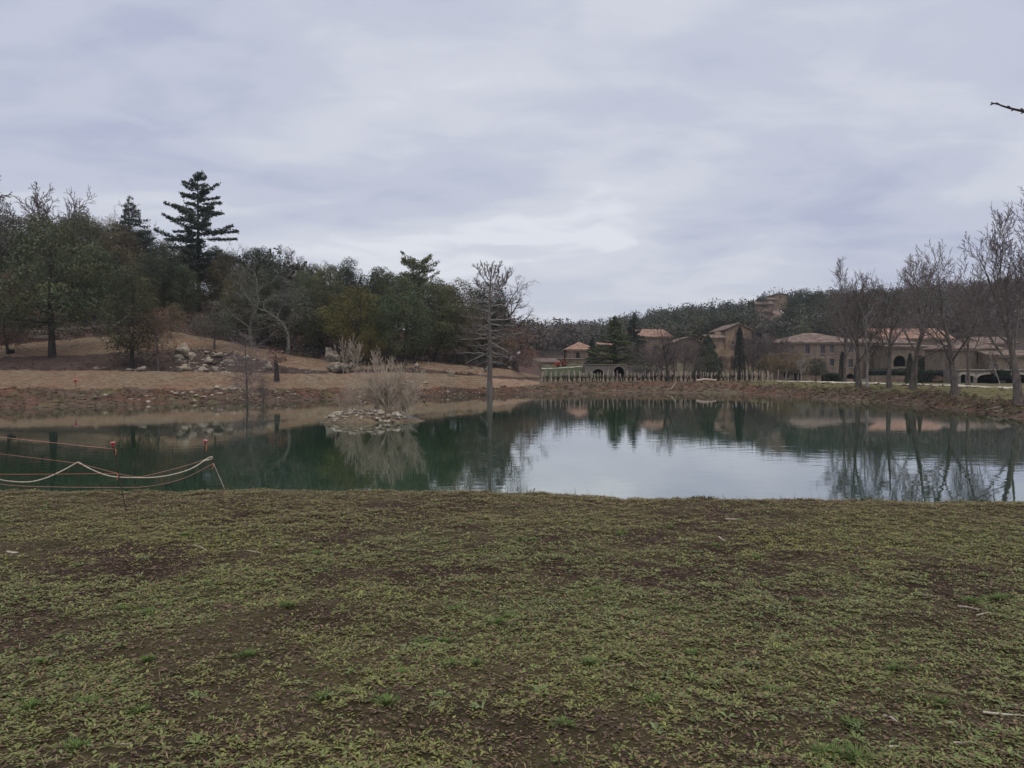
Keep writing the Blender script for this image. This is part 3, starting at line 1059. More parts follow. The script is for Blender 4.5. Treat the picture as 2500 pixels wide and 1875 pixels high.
P_OAKBARE = dict(L=6, r=.20, seg=[7, 6, 5, 4, 3], wob=[.10, .17, .2, .22, .2], up=[.05, .04, .03, .02, 0], tip=[.35, .2, .25, .4, .5], n=[9, 7, 6, 4], ang=[52, 48, 45, 40], len=[.62, .55, .5, .55], short=[.35, .35, .3, .2], rr=[.45, .5, .5, .6], rmin=.006, **{'from': [.3, .2, .15, .1]})
P_PLANE = dict(L=6.2, r=.18, seg=[8, 7, 5, 4, 2], wob=[.05, .08, .08, .08, .1], up=[.04, .11, .12, .10, .06], tip=[.09, .13, .2, .35, .6], n=[9, 8, 7, 4], ang=[46, 40, 35, 34], len=[.68, .5, .42, .5], short=[.45, .35, .3, .2], rr=[.34, .34, .42, .6], rmin=.008, **{'from': [.26, .2, .12, .1]})
P_PLANETALL = dict(P_PLANE, ang=[36, 36, 36, 34], up=[.05, .13, .13, .12, .05], len=[.7, .48, .42, .5])
P_LICHEN = dict(L=6, r=.14, seg=[8, 6, 5, 4, 3], wob=[.14, .22, .26, .28, .2], up=[.05, .02, .02, .02, 0], tip=[.3, .2, .25, .4, .5], n=[9, 6, 5, 4], ang=[58, 52, 48, 45], len=[.55, .55, .5, .5], short=[.4, .35, .3, .2], rr=[.5, .5, .5, .6], rmin=.009, **{'from': [.25, .2, .15, .1]})
P_SHRUB = dict(L=1.2, r=.03, seg=[3, 5, 4, 3], wob=[.1, .1, .14, .16], up=[.1, .12, .08, .05], tip=[.7, .25, .4, .6], n=[14, 9, 5], ang=[26, 24, 26], len=[2.1, .42, .5], short=[.1, .3, .2], rr=[.8, .55, .6], rmin=.004, **{'from': [.05, .25, .2]})
P_HAZE = dict(P_OAKBARE, r=.15, n=[11, 8, 6, 3], ang=[46, 42, 40, 36], up=[.05, .07, .06, .05, 0], wob=[.06, .1, .12, .14, .1], rr=[.4, .42, .5, .6], rmin=.010)
HAZE = [(*bare_tree('copse_tree', 380 + i, P_HAZE, 6, M['bark'], M['twig_mauve'], 2), 6.0) for i in range(3)]
WILLOW = [(*leafy_tree('willow', 390 + i, 5, .95, .34, 40, 9000, .10, 'shrub_ochre', 0, .1, 'bark_pale', .8, (.1, .17)), 5.0) for i in range(2)]
BARE_OAK = [(*bare_tree('bare_oak', 300 + i, P_OAKBARE, 8, M['bark'], M['twig_brown']), 8.0) for i in range(3)]
PLANE = [(*bare_tree('plane', 320 + i, P_PLANE, 9, M['bark'], M['twig_mauve'], 2), 9.0) for i in range(4)]
PLANET = [(*bare_tree('tall_plane', 332 + i, P_PLANETALL, 9, M['bark'], M['twig_mauve'], 2), 9.0) for i in range(2)]
LICHEN = [(*bare_tree('lichen_tree', 340 + i, P_LICHEN, 7, M['bark_lichen'], M['bark_lichen'], 2), 7.0) for i in range(2)]
SMALLBARE = [(*bare_tree('small_bare', 370 + i, dict(P_OAKBARE, r=.13, n=[10, 7, 6, 3], ang=[48, 45, 42, 38]), 5, M['bark_grey'], M['twig_brown'], 2), 5.0) for i in range(3)]


# ------------------------------------------------------------------ buildings
def top_of(op, x):
    """upper edge of an opening (cx, w, z0, z1, arch rise) at x"""
    cx, w, z0, z1, rise = op[:5]
    if rise <= 0:
        return z1
    t = min(1, abs(x - cx) / (w / 2))
    return z1 - rise + rise * math.sqrt(max(0, 1 - t * t))


def facade(name, x0, x1, h, ops, mat, parent, reveal=0.22, y=0.0, top=None, z0=0.0):
    """a wall in the plane y, facing -Y, with real openings; top(x) gives its upper edge"""
    top = top or (lambda x: h)
    xs = {x0, x1}
    for op in ops:
        n = 8 if op[4] > 0 else 1
        for i in range(n + 1):
            xs.add(round(op[0] - op[1] / 2 + op[1] * i / n, 5))
    if top(x0) != top((x0 + x1) / 2):
        xs.add((x0 + x1) / 2)
    xs = sorted(x for x in xs if x0 - 1e-6 <= x <= x1 + 1e-6)
    V, F = [], []

    def quad(a, b, c, d):
        i = len(V)
        V.extend([a, b, c, d])
        F.append((i, i + 1, i + 2, i + 3))
    for a, b in zip(xs[:-1], xs[1:]):
        m = (a + b) / 2
        act = sorted([o for o in ops if o[0] - o[1] / 2 - 1e-6 < m < o[0] + o[1] / 2 + 1e-6], key=lambda o: o[2])
        la, lb = z0, z0
        for o in act:
            if o[2] > la + 1e-4:
                quad((a, y, la), (b, y, lb), (b, y, o[2]), (a, y, o[2]))
            la, lb = top_of(o, a), top_of(o, b)
        quad((a, y, la), (b, y, lb), (b, y, top(b)), (a, y, top(a)))
    for o in ops:
        n = 8 if o[4] > 0 else 1
        px_ = [o[0] - o[1] / 2 + o[1] * i / n for i in range(n + 1)]
        pts = [(px_[0], o[2])] + [(x, top_of(o, x)) for x in px_] + [(px_[-1], o[2])]
        for p, q in zip(pts, pts[1:] + pts[:1]):
            quad((p[0], y, p[1]), (q[0], y, q[1]), (q[0], y + reveal, q[1]), (p[0], y + reveal, p[1]))
    return obj(name, mesh_py(name, V, F, [mat]), parent)


def box_mesh(name, x0, x1, y0, y1, z0, z1, mat):
    V = [(x, y, z) for z in (z0, z1) for y in (y0, y1) for x in (x0, x1)]
    F = [(0, 2, 3, 1), (4, 5, 7, 6), (0, 1, 5, 4), (2, 6, 7, 3), (0, 4, 6, 2), (1, 3, 7, 5)]
    return mesh_py(name, V, F, [mat])


def box(name, x0, x1, y0, y1, z0, z1, mat, parent=None):
    return obj(name, box_mesh(name, x0, x1, y0, y1, z0, z1, mat), parent)


def roof_mesh(name, x0, x1, y0, y1, ze, zr, kind, ov=0.35, th=0.16, tiles='roof'):
    """hip, gable (ridge along x), gable_front (ridge along y) or shed roof with overhang and thickness"""
    X0, X1, Y0, Y1 = x0 - ov, x1 + ov, y0 - ov, y1 + ov
    ym, xm = (y0 + y1) / 2, (x0 + x1) / 2
    hip = min((y1 - y0) / 2, (x1 - x0) / 2) * 0.95
    if kind == 'hip':
        T = [(X0, Y0, ze), (X1, Y0, ze), (X1, Y1, ze), (X0, Y1, ze), (x0 + hip, ym, zr), (x1 - hip, ym, zr)]
        F = [(0, 1, 5, 4), (1, 2, 5), (2, 3, 4, 5), (3, 0, 4)]
    elif kind == 'gable':
        T = [(X0, Y0, ze), (X1, Y0, ze), (X1, Y1, ze), (X0, Y1, ze), (X0, ym, zr), (X1, ym, zr)]
        F = [(0, 1, 5, 4), (2, 3, 4, 5)]
    elif kind == 'gable_front':
        T = [(X0, Y0, ze), (X1, Y0, ze), (X1, Y1, ze), (X0, Y1, ze), (xm, Y0, zr), (xm, Y1, zr)]
        F = [(1, 2, 5, 4), (3, 0, 4, 5)]
    else:
        T = [(X0, Y0, ze), (X1, Y0, ze), (X1, Y1, zr), (X0, Y1, zr)]
        F = [(0, 1, 2, 3)]
    n = len(T)
    V = T + [(a, b, c - th) for a, b, c in T]
    FF = list(F) + [tuple(i + n for i in reversed(f)) for f in F]
    edges = {}
    for f in F:
        for a, b in zip(f, f[1:] + f[:1]):
            edges[(a, b)] = edges.get((a, b), 0) + 1
    for (a, b) in edges:
        if (b, a) not in edges:
            FF.append((b, a, a + n, b + n))
    return mesh_py(name, V, FF, [M[tiles]])


def house(kind, label, cat, px0, px1, D, yb, ye, yr, depth, roof, wins=(), wall='wall_stone', rz=0.0, pane='window', group=None, chimney=None, base_drop=1.0, trim=True, ring=False, tiles='roof'):
    """a building given by its photo outline at distance D.  wins: (px, top row, bottom row, width px, arched, material)"""
    k = D / FPX
    zb = zpx(yb, D)
    cx = (px0 + px1) / 2
    w = (px1 - px0) * k
    root = thing(kind, label, cat, (xpx(cx, D), D, zb), rz, group)
    h = (yb - ye) * k
    hr = (yb - yr) * k
    ops, det = [], []
    for q in wins:
        px, t, b, wp, arch = q[:5]
        m = q[5] if len(q) > 5 else pane
        z0, z1 = (yb - b) * k, (yb - t) * k
        o = ((px - cx) * k, wp * k, z0, z1, min(wp * k / 2, (z1 - z0) * .95) * arch)
        ops.append(o)
        det.append((o, m, q[6] if len(q) > 6 else ''))
    gf = roof == 'gable_front'
    top = (lambda x: h - 0.08 + (hr - h) * max(0, 1 - abs(x) / (w / 2))) if gf else None
    fx = facade('wall', -w / 2, w / 2, h, ops, M[wall], root, top=top, z0=-base_drop)
    # side and back walls
    V, F = [], []

    def quad(*p):
        i = len(V)
        V.extend(p)
        F.append(tuple(range(i, i + len(p))))
    z_ = -base_drop
    ym = depth / 2
    for x in (-w / 2, w / 2):
        if roof == 'gable':
            quad((x, 0, z_), (x, depth, z_), (x, depth, h), (x, ym, hr - 0.12), (x, 0, h))
        elif roof == 'shed':
            quad((x, 0, z_), (x, depth, z_), (x, depth, hr - .1), (x, 0, h))
        else:
            quad((x, 0, z_), (x, depth, z_), (x, depth, h), (x, 0, h))
    if gf:
        quad((w / 2, depth, z_), (-w / 2, depth, z_), (-w / 2, depth, h), (0, depth, hr - 0.08), (w / 2, depth, h))
    else:
        hb = hr - .1 if roof == 'shed' else h
        quad((w / 2, depth, z_), (-w / 2, depth, z_), (-w / 2, depth, hb), (w / 2, depth, hb))
    obj('side_wall', mesh_py('side_wall', V, F, [M[wall]]), root)
    if roof:
        obj('roof', roof_mesh('roof', -w / 2, w / 2, 0, depth, h + 0.05, hr + 0.1, roof, tiles=tiles), root)
        if not gf:
            box('cornice', -w / 2 - .1, w / 2 + .1, -0.14, -0.003, h - 0.28, h - 0.13, M['trim'], root)
    for (o, m, nm) in det:
        cx_, ww, z0, z1, rise = o
        nm = nm or ('arch' if rise > 0 and ww > 1.2 else 'window')
        d_ = 0.18
        n = 8 if rise > 0 else 1
        xs = [cx_ - ww / 2 + ww * i / n for i in range(n + 1)]
        poly = [(cx_ - ww / 2, d_, z0)] + [(x, d_, top_of(o, x)) for x in xs] + [(cx_ + ww / 2, d_, z0)]
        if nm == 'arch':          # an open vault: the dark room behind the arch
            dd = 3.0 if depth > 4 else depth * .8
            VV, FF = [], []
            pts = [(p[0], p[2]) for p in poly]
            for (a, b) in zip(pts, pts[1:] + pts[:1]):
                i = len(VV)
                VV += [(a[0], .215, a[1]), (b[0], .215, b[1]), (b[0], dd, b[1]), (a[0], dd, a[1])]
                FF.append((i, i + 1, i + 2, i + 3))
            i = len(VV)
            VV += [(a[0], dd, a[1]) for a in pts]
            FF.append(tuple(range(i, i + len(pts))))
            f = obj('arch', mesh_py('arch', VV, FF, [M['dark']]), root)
            if trim:
                ro = (cx_, ww + .5, z0, z1 + .25, rise + .25)
                VV, FF = [], []
                n = 12
                for i in range(n + 1):
                    a = math.pi * i / n
                    for (rx, rz_) in ((ww / 2, rise), (ww / 2 + .28, rise + .28)):
                        for yy in (-0.05, 0.02):
                            VV.append((cx_ - rx * math.cos(a), yy, z1 - rise + rz_ * math.sin(a)))
                for i in range(n):
                    b = i * 4
                    FF += [(b, b + 4, b + 6, b + 2), (b + 2, b + 6, b + 7, b + 3), (b, b + 1, b + 5, b + 4)]
                obj('arch_ring', mesh_py('arch_ring', VV, FF, [M['trim'] if ring else M[wall]]), root)
        else:
            f = obj('window', mesh_py('window', poly, [tuple(range(len(poly)))], [M[m]]), root)
            if ww > 0.35 and m != 'wall_pink':
                box('frame', cx_ - .03, cx_ + .03, d_ - .05, d_ - .004, z0, z1 - 0.01, M['shutter'], f)
                box('sill', cx_ - ww / 2 - .08, cx_ + ww / 2 + .08, -0.08, -0.002, z0 - .1, z0 - .002, M['trim'], f)
    if chimney:
        cpx, ct, cw = chimney
        box('chimney', (cpx - cx) * k - cw / 2, (cpx - cx) * k + cw / 2, ym - .4, ym + .4, h - .3, (yb - ct) * k, M[wall], root)
    return root


WG = 'wall_stone'
house('chapel', 'small stone chapel with a hipped tile roof and pale arched portal', 'chapel', 1384, 1452, 126, 878, 853, 835, 7.5, 'hip',
      [(1411, 860, 876, 9, 1.0, 'dark', 'portal'), (1396, 856, 858, 6, 0, 'dark')], 'wall_pink', tiles='roof_orange')
house('stone_house', 'stone house with a bright tile roof half hidden behind the green cedar', 'house', 1456, 1500, 134, 880, 845, 836, 6, 'gable', [], 'wall_pink', tiles='roof_orange')
house('shed', 'low stone shed with a sloping pale roof at the foot of the chapel terrace', 'shed', 1308, 1362, 121, 899, 884.5, 875, 4, 'shed', [], 'wall_pink')
wr = house('retaining_wall', 'long pinkish retaining wall with a blind arch below the chapel', 'wall', 1362, 1452, 123, 899, 876.5, 876.5, 2.5, None, [(1410, 886, 891, 9, .8, 'wall_pink')], 'wall_pink')
box('coping', -3.05, 3.05, -.12, 2.6, 1.49, 1.62, M['trim'], wr)
house('terrace_wall', 'low broken terrace wall left of the shed, below the bare copse', 'wall', 1262, 1320, 118, 899, 893, 893, 0.8, None, [], 'wall_pink')
house('terrace_wall', 'upper terrace wall under the purple copse, left of the shed', 'wall', 1265, 1330, 132, 886, 879, 879, 0.8, None, [], 'wall_pink')
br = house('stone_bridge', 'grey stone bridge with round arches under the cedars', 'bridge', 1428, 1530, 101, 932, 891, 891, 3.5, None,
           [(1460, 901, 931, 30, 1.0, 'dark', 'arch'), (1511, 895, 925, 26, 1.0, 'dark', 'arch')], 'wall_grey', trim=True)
box('parapet', -2.85, 2.85, -.1, .35, 2.235, 2.36, M['wall_stone'], br)
house('field_wall', 'dark retaining wall running right from the bridge under the trailing branches', 'wall', 1531, 1625, 104, 932, 899, 899, 1.0, None, [], 'wall_grey')
house('gabled_house', 'house with a pinkish tile roof just right of the dark cedar', 'house', 1562, 1640, 134, 900, 822, 803, 7, 'gable', [(1600, 845, 858, 8, 0), (1622, 845, 858, 8, 0)], 'wall_pink', rz=0.25, tiles='roof_orange')
house('gabled_house', 'stone house showing a low gable behind the bare trees', 'house', 1648, 1712, 128, 905, 836, 823, 8, 'gable_front', [(1680, 850, 862, 8, 0)], 'wall_pink')
house('ochre_house', 'low ochre wing with a lean-to tile roof and brick chimney', 'house', 1730, 1768, 121, 905, 825, 817, 5, 'gable', [(1745, 843, 853, 6, 0)], 'wall_render', chimney=(1761, 808, .9))
house('ochre_house', 'tall ochre house with a tile gable and grey shuttered window', 'house', 1770, 1834, 123, 905, 806, 790, 9, 'gable_front',
      [(1800, 811, 826, 10, 0, 'shutter'), (1789, 832, 841, 6, 0)], 'wall_render')
house('ochre_wall', 'ochre garden wall below the tall gabled house', 'wall', 1738, 1800, 117, 918, 852, 852, 1.0, None, [(1760, 870, 885, 8, 0)], 'wall_render')
wb = [(px, 843, 863, 10, 0) for px in (1971, 2008)] + [(2030, 843, 862, 9, 0, 'shutter'), (2077, 843, 861, 10, 0, 'shutter'), (1932, 845, 857, 9, 0, 'shutter')]
wb += [(2031, 876, 893, 10, 0), (2077, 877, 896, 11, 0), (1972, 878, 895, 10, 0, 'shutter'), (2008, 866, 873, 14, .9, 'trim'), (2076, 912, 925, 20, .9, 'dark', 'arch')]
house('farmhouse', 'long stone farmhouse with a hipped tile roof and two rows of windows', 'house', 1914, 2108, 117, 930, 836, 811, 11, 'hip', wb, 'wall_pink')
house('farmhouse', 'lower stone range joined to the right end of the long farmhouse', 'house', 2108.5, 2230, 118, 930, 838, 826, 8, 'gable', [(2143, 884, 900, 7, 0, 'shutter'), (2152, 884, 900, 6, 0, 'shutter')], 'wall_pink')
house('tower_house', 'tall stone range with an orange tile roof behind the middle plane tree', 'house', 2150, 2322, 126, 925, 826, 800, 9, 'gable', [(2200, 835, 848, 8, 0)], 'wall_pink', tiles='roof_orange')
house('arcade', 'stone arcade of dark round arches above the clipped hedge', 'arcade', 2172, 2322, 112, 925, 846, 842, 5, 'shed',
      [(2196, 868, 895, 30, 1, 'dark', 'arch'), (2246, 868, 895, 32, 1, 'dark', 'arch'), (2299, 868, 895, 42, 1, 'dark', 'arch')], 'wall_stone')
house('stone_wing', 'stone wing with a tall slit window above the vaulted cellar', 'house', 2326, 2440, 88, 903, 851, 826, 6, 'hip', [(2387, 862, 888, 4.5, 0, 'dark')], 'wall_stone')
house('stone_annex', 'stone annex with a low tile roof and small square windows behind the last plane tree', 'house', 2415, 2520, 86, 903, 867, 855, 5, 'gable',
      [(2472, 869, 877, 18, 0, 'dark'), (2471, 886, 902, 13, 0, 'dark'), (2430, 888, 903, 12, 0)], 'wall_stone')
house('upper_range', 'upper stone range with a tile roof above the slit-window wing', 'house', 2400, 2478, 100, 903, 838, 822, 6, 'gable', [], 'wall_stone')
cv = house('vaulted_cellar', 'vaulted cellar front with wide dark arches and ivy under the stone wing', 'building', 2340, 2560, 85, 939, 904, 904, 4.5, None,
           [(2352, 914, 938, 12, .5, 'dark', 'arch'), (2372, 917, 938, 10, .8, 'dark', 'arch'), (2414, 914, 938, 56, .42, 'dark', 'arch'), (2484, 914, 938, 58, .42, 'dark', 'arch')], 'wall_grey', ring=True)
box('ledge', -5.1, 5.1, -.15, 0.6, 1.61, 1.72, M['trim'], cv)
house('pavilion', 'small open pavilion between the ochre shrub and the pale tree', 'shed', 1908, 1972, 103, 932, 905, 898, 3, 'shed', [(1919, 908, 924, 12, 0, 'dark'), (1946, 908, 930, 14, 0, 'dark')], 'wall_stone')
house('garden_bank_wall', 'pinkish stone garden wall below the hedge, between the plane trunks', 'wall', 2128, 2212, 96, 934, 917, 917, 1.0, None, [], 'wall_pink')
house('hilltop_house', 'topmost village house with a gable on the rocky hilltop', 'house', 1888, 1920, 212, 746, 720, 716.5, 6, 'gable_front', [(1903, 724, 730, 4, 0)], 'wall_render')
house('hilltop_house', 'long village house with a pink tile roof on the hilltop', 'house', 1862, 1894, 210, 748, 731, 725, 6, 'gable', [(1874, 735, 739, 3, 0)], 'wall_pink')
house('hilltop_house', 'lowest village house at the left edge of the rocky hilltop', 'house', 1843, 1886, 206, 752, 742, 734, 6, 'gable', [(1858, 744, 748, 3, 0)], 'wall_pink')


# ------------------------------------------------------------------ rocks
def ico(sub=2):
    import bmesh
    bm = bmesh.new()
    bmesh.ops.create_icosphere(bm, subdivisions=sub, radius=1.0)
    V = np.array([v.co for v in bm.verts])
    F = np.array([[v.index for v in f.verts] for f in bm.faces])
    bm.free()
    return V, F


ICO = {k: ico(k) for k in (1, 2, 3)}


def rock_mesh(name, seed, mat, sub=3, rough=0.35, flat=1.0):
    rng = np.random.default_rng(seed)
    V, F = ICO[sub]
    V = V.copy()
    # chop by random planes for broken faces
    for _ in range(16):
        n = norm(rng.normal(0, 1, 3))
        d = rng.uniform(0.5, 0.88)
        over = np.maximum(V @ n - d, 0)
        V = V - over[:, None] * n[None, :]
    V *= (1 + rough * (fbm(V[:, 0] * 2 + seed, V[:, 1] * 2 + V[:, 2] * 1.7, seed, 3) - .5) + rough * .35 * rng.normal(0, .3, len(V)))[:, None]
    V[:, 2] *= flat
    return mesh_np(name, V, F, [mat])


BOULD = [rock_mesh('boulder', 500 + i, M['stone'], 3, 0.9) for i in range(5)]
SMALL = [rock_mesh('stone', 520 + i, M['stone_pale'], 2, 0.5, .7) for i in range(6)]
SLAB = [rock_mesh('slab', 540 + i, M['stone_pale'], 2, 0.3, .28) for i in range(5)]


def boulder(px, D, wpx, hpx, label, i, cat='boulder', group='boulders on the left slope', sink=0.3, mesh=None):
    k = D / FPX
    x = xpx(px, D)
    h = hpx * k
    o = obj('boulder' if cat == 'boulder' else 'stone', (mesh or BOULD)[i % len(mesh or BOULD)], loc=(x, D, gz(x, D) + h * (0.5 - sink * .5)))
    o.scale = (wpx * k / 2 * 1.1, wpx * k / 2 * .9, h / 2 * 1.2)
    o.rotation_euler = (0, 0, i * 1.3 + px)
    return tag(o, label, cat, group)


BL = [
    (452, 61, 46, 34, 'large craggy boulder in the middle of the dark soil slope'), (440, 60, 30, 18, 'boulder leaning against the large craggy one on the soil slope'),
    (466, 60.5, 22, 26, 'round pale boulder at the right of the craggy boulder'), (448, 56.0, 44, 23, 'wide pale boulder sitting on the straw mat edge'),
    (452, 56.6, 16, 12, 'small round stone on top of the wide pale boulder'), (497, 56.2, 30, 17, 'rough tan boulder beside the wide pale boulder'),
    (347, 55.8, 30, 17, 'flat-topped grey boulder left of the brown sapling'), (315, 56.2, 20, 11, 'low boulder under the second oak trunk'),
    (234, 55.0, 22, 15, 'boulder at the left end of the mat seam'), (361, 60, 22, 20, 'cream boulder below the brown-leaved sapling on the slope'),
    (510, 60, 26, 18, 'angular boulder under the grey-green tree'), (535, 62, 34, 14, 'long flat boulder on the slope right of the grey-green tree'),
    (505, 62.5, 18, 10, 'small boulder at the roots of the grey-green tree'), (556, 60, 30, 18, 'pale rock near the foot of the soil slope, right end'),
    (525, 58.5, 18, 12, 'pale stone low on the soil slope beside the fallen branch'), (655, 60, 22, 18, 'brown rock at the left end of the dark wedge'),
    (808, 68, 46, 40, 'big grey boulder at the edge of the wood'), (826, 62.5, 60, 34, 'broad pale rock outcrop behind the islet shrubs'),
    (858, 64, 24, 20, 'rock right of the broad outcrop behind the islet'), (1102, 63.5, 17, 18, 'lone cream boulder on the mat left of the bare pond cypress'),
    (1018, 66, 16, 12, 'pale boulder where the mound begins beside the leaning trunk'), (720, 64.5, 14, 6, 'pale stone on the crest above the dark wedge'),
    (1242, 74, 15, 9, 'dark clump of rock on top of the mound'),
]
for i, (px, D, w, h, lb) in enumerate(BL):
    boulder(px, D, w, h, lb, i)
SB = [(428, 48.6, 16, 10, 'round brown stone at the top of the muddy bank'), (446, 48.8, 14, 11, 'grey stone beside the round brown one on the bank'),
      (478, 48.0, 18, 8, 'flat cream stone on the muddy bank'), (496, 48.0, 14, 9, 'cream stone next to the flat one on the bank'),
      (452, 47.6, 18, 7, 'low tan stone just above the waterline'), (530, 50.6, 16, 11, 'stone at the left end of the bank rubble heap'),
      (546, 50.4, 14, 9, 'middle stone of the bank rubble heap'), (562, 50.6, 14, 12, 'upright stone of the bank rubble heap'), (572, 50.4, 10, 12, 'right end stone of the bank rubble heap'),
      (535, 49.2, 14, 8, 'tan stone below the bank rubble heap'), (672, 51, 10, 5, 'pale pebble-like stone right of the pond sapling'), (879, 53, 16, 8, 'cream stone on the bank behind the islet'),
      (890, 53.6, 12, 7, 'small cream stone above its neighbour behind the islet'), (1040, 60, 14, 8, 'pale stone below the mat behind the islet shrubs'),
      (965, 60, 16, 9, 'tan stone in the rubble right of the islet shrubs'), (985, 58.5, 14, 8, 'low stone in the rubble right of the islet shrubs'), (1000, 59.6, 18, 10, 'largest stone in the rubble right of the islet shrubs')]
for i, (px, D, w, h, lb) in enumerate(SB):
    boulder(px, D, w, h, lb, i, 'stone', 'stones on the left bank', 0.3, SMALL)


# loose rubble on the banks, too small to pick apart
def rubble(name, spots, seed, mat, size=(0.04, 0.15)):
    rng = np.random.default_rng(seed)
    V0, F0 = ICO[1]
    VV, FF, off = [], [], 0
    for (px0, px1, s0, s1, n) in spots:
        us = (rng.uniform(px0, px1, n) - 1250) / FPX
        sv = rng.uniform(s0, s1, n)
        D, _ = prof(us)
        y = np.array([np.interp(sv[j], np.arange(NK), D[:, j]) for j in range(n)])
        x = us * y
        z = ground_z(x, y)
        for j in range(n):
            r = rng.uniform(*size) * rng.uniform(.4, 1) ** 1.5
            v = V0 * (1 + .35 * rng.normal(0, 1, (len(V0), 1))) * np.array([r * rng.uniform(.8, 1.6), r, r * .6])
            VV.append(v + np.array([x[j], y[j], z[j]]))
            FF.append(F0 + off)
            off += len(V0)
    o = obj(name, mesh_np(name, np.concatenate(VV), np.concatenate(FF), [mat]), kind='stuff')
    return o


rubble('bank_rubble', [(330, 700, 6.1, 6.9, 100), (0, 330, 6.2, 6.9, 25), (700, 1120, 6.2, 7.0, 70), (430, 590, 8.4, 10.0, 260), (200, 420, 8.1, 9.5, 40), (1000, 1330, 6.2, 7.3, 120), (600, 830, 9.2, 10.1, 60),
                       (1330, 2500, 6.05, 6.9, 70), (420, 640, 7.9, 8.3, 60)], 61, M['stone'])
rubble('slope_stones', [(432, 480, 8.6, 10.1, 40), (485, 590, 8.5, 10.1, 70), (590, 660, 9, 10, 14), (800, 850, 9.6, 10.6, 14)], 63, M['stone'], (0.10, 0.26))
rubble('bank_clods', [(-100, 700, 6.0, 6.95, 800), (700, 1330, 6.0, 7.0, 800), (1330, 2500, 6.0, 7.0, 1500), (1850, 2500, 6.4, 8.0, 500), (0, 560, 8.1, 9.8, 500)], 62,
       noise_mat('clod', (.065, .045, .034), (.14, .092, .066), 3, 0.95), (0.05, 0.17))


def fallen(name, label, cat, pts, r, mat, group=None, taper=.5):
    """a branch or pole lying or leaning through the given points"""
    n = len(pts)
    return tag(obj(name, tube_mesh(name, [(np.array(pts), np.linspace(r, r * taper, n), 6)], M[mat])), label, cat, group)


fallen('fallen_branch', 'dark fallen branch across the stones right of the grey-green tree', 'branch', [gpt(522, 59.5, .15), gpt(540, 60.5, .25), gpt(572, 61, .9)], .09, 'bark_dark')
fallen('log', 'long pale log lying in front of the vineyard posts', 'log', [gpt(1700, 71, .12), gpt(1722, 71, .14), gpt(1748, 71, .12)], .13, 'wood_pale', taper=.8)
fallen('stick', 'pale stick lying at the waterline on the right shore', 'stick', [gpt(2410, 37, .06), gpt(2432, 36.8, .05), gpt(2455, 36.6, .05)], .03, 'stick')
fallen('driftwood', 'forked driftwood branch at the far waterline below the vineyard', 'branch', [gpt(1628, 65.6, .05), gpt(1640, 65.8, .15), gpt(1650, 66, .55)], .06, 'stick')
fallen('stick', 'pale stick on the grass right of the leaning plane trunk', 'stick', [gpt(2333, 44.2, .05), gpt(2345, 44.5, .07)], .05, 'stick')

# timber rails and ledges on the upper terrace
def rail(label, p0, p1, D0, D1, dz0, dz1, w, h, mat='timber', group='timber rails on the upper terrace'):
    a, b = gpt(p0, D0, dz0), gpt(p1, D1, dz1)
    L_ = np.linalg.norm(b - a)
    o = obj('timber_rail', box_mesh('timber_rail', 0, L_, -w / 2, w / 2, -h / 2, h / 2, M[mat]), loc=a)
    d = (b - a) / L_
    o.rotation_euler = (0, -math.asin(d[2]), math.atan2(d[1], d[0]))
    tag(o, label, 'timber', group)


rail('long pale timber rail crossing behind the leaning oak trunk', -60, 142, 69, 69, .75, .35, .16, .18)
rail('short clay-coloured ledge board left of the leaning oak', -60, 57, 66.6, 66.6, .18, .18, .3, .25)
rail('clay-coloured ledge board ending at the leaning oak trunk', 56, 134, 66.8, 66.8, .35, .22, .3, .22)
rail('thin upper timber rail near the left edge', -60, 75, 72, 72, .9, .9, .12, .14)
rail('dark timber rail right of the leaning oak', 142, 262, 69, 69.5, .6, .55, .2, .25)
rail('pale sloping pole at the right end of the terrace', 272, 318, 70, 72, .3, 1.2, .12, .14)
bench = thing('stump_seat', 'dark low stump seat beside the leftmost trunk', 'stump', gpt(27, 61.3))
box('top', -.28, .28, -.2, .2, .36, .42, M['timber'], bench)
box('base', -.2, .22, -.16, .16, -.1, .357, M['bark_dark'], bench)


# ------------------------------------------------------------------ trees of the left slope
GW = 'trees of the wood on the left slope'
plant('oak_tree', OAK[0], 128, 60, 'big green oak with a leaning trunk on the straw terrace at the left', group=GW, top=520, widen=1.02, rz=1.0)
plant('oak_tree', OAK[1], 322, 57.5, 'green oak with a bare lower trunk standing on the dark soil slope', group=GW, top=640, widen=.88, rz=2.0)
plant('oak_tree', OAK[3], 20, 61, 'reddish brown oak still holding dead leaves at the left edge', group=GW, top=650, widen=.75, crown_mat=M['leaf_brown'])
plant('oak_sapling', SPARSE[1], 387, 56.8, 'thin brown-leaved sapling beside the boulders on the dark soil', group=GW, top=742, widen=1.0, crown_mat=M['leaf_brown'])
plant('oak_sapling', SPARSE[2], 420, 66, 'brown-leaved young oak behind the craggy boulder', group=GW, top=735, widen=1.1, crown_mat=M['leaf_brown'])
plant('grey_tree', SPARSE[0], 524, 64, 'round grey-green tree on the crest of the knoll', group=GW, top=728, widen=1.15)
plant('lichen_tree', LICHEN[0], 610, 68, 'bare tree with pale lichened limbs left of the stumpy dark trunk', group=GW, top=640, widen=1.1)
plant('lichen_tree', LICHEN[1], 700, 68.5, 'crooked lichened tree with grey-green twigs above the dark wedge', group=GW, top=670, widen=1.3, name2='twigs')
plant('grey_tree', SPARSE[2], 720, 72, 'grey-green tree behind the crooked lichened tree', group=GW, top=690, widen=1.3)
plant('pollard', (*leafy_tree('pollard', 777, 2.6, .85, .62, 10, 500, .12, 'leaf_brown', 0, .16, 'bark_dark', .7, (.1, .16)), 2.6), 676, 54.5, 'short stumpy dark trunk with a few brown twigs on the mat', group=GW, top=850)
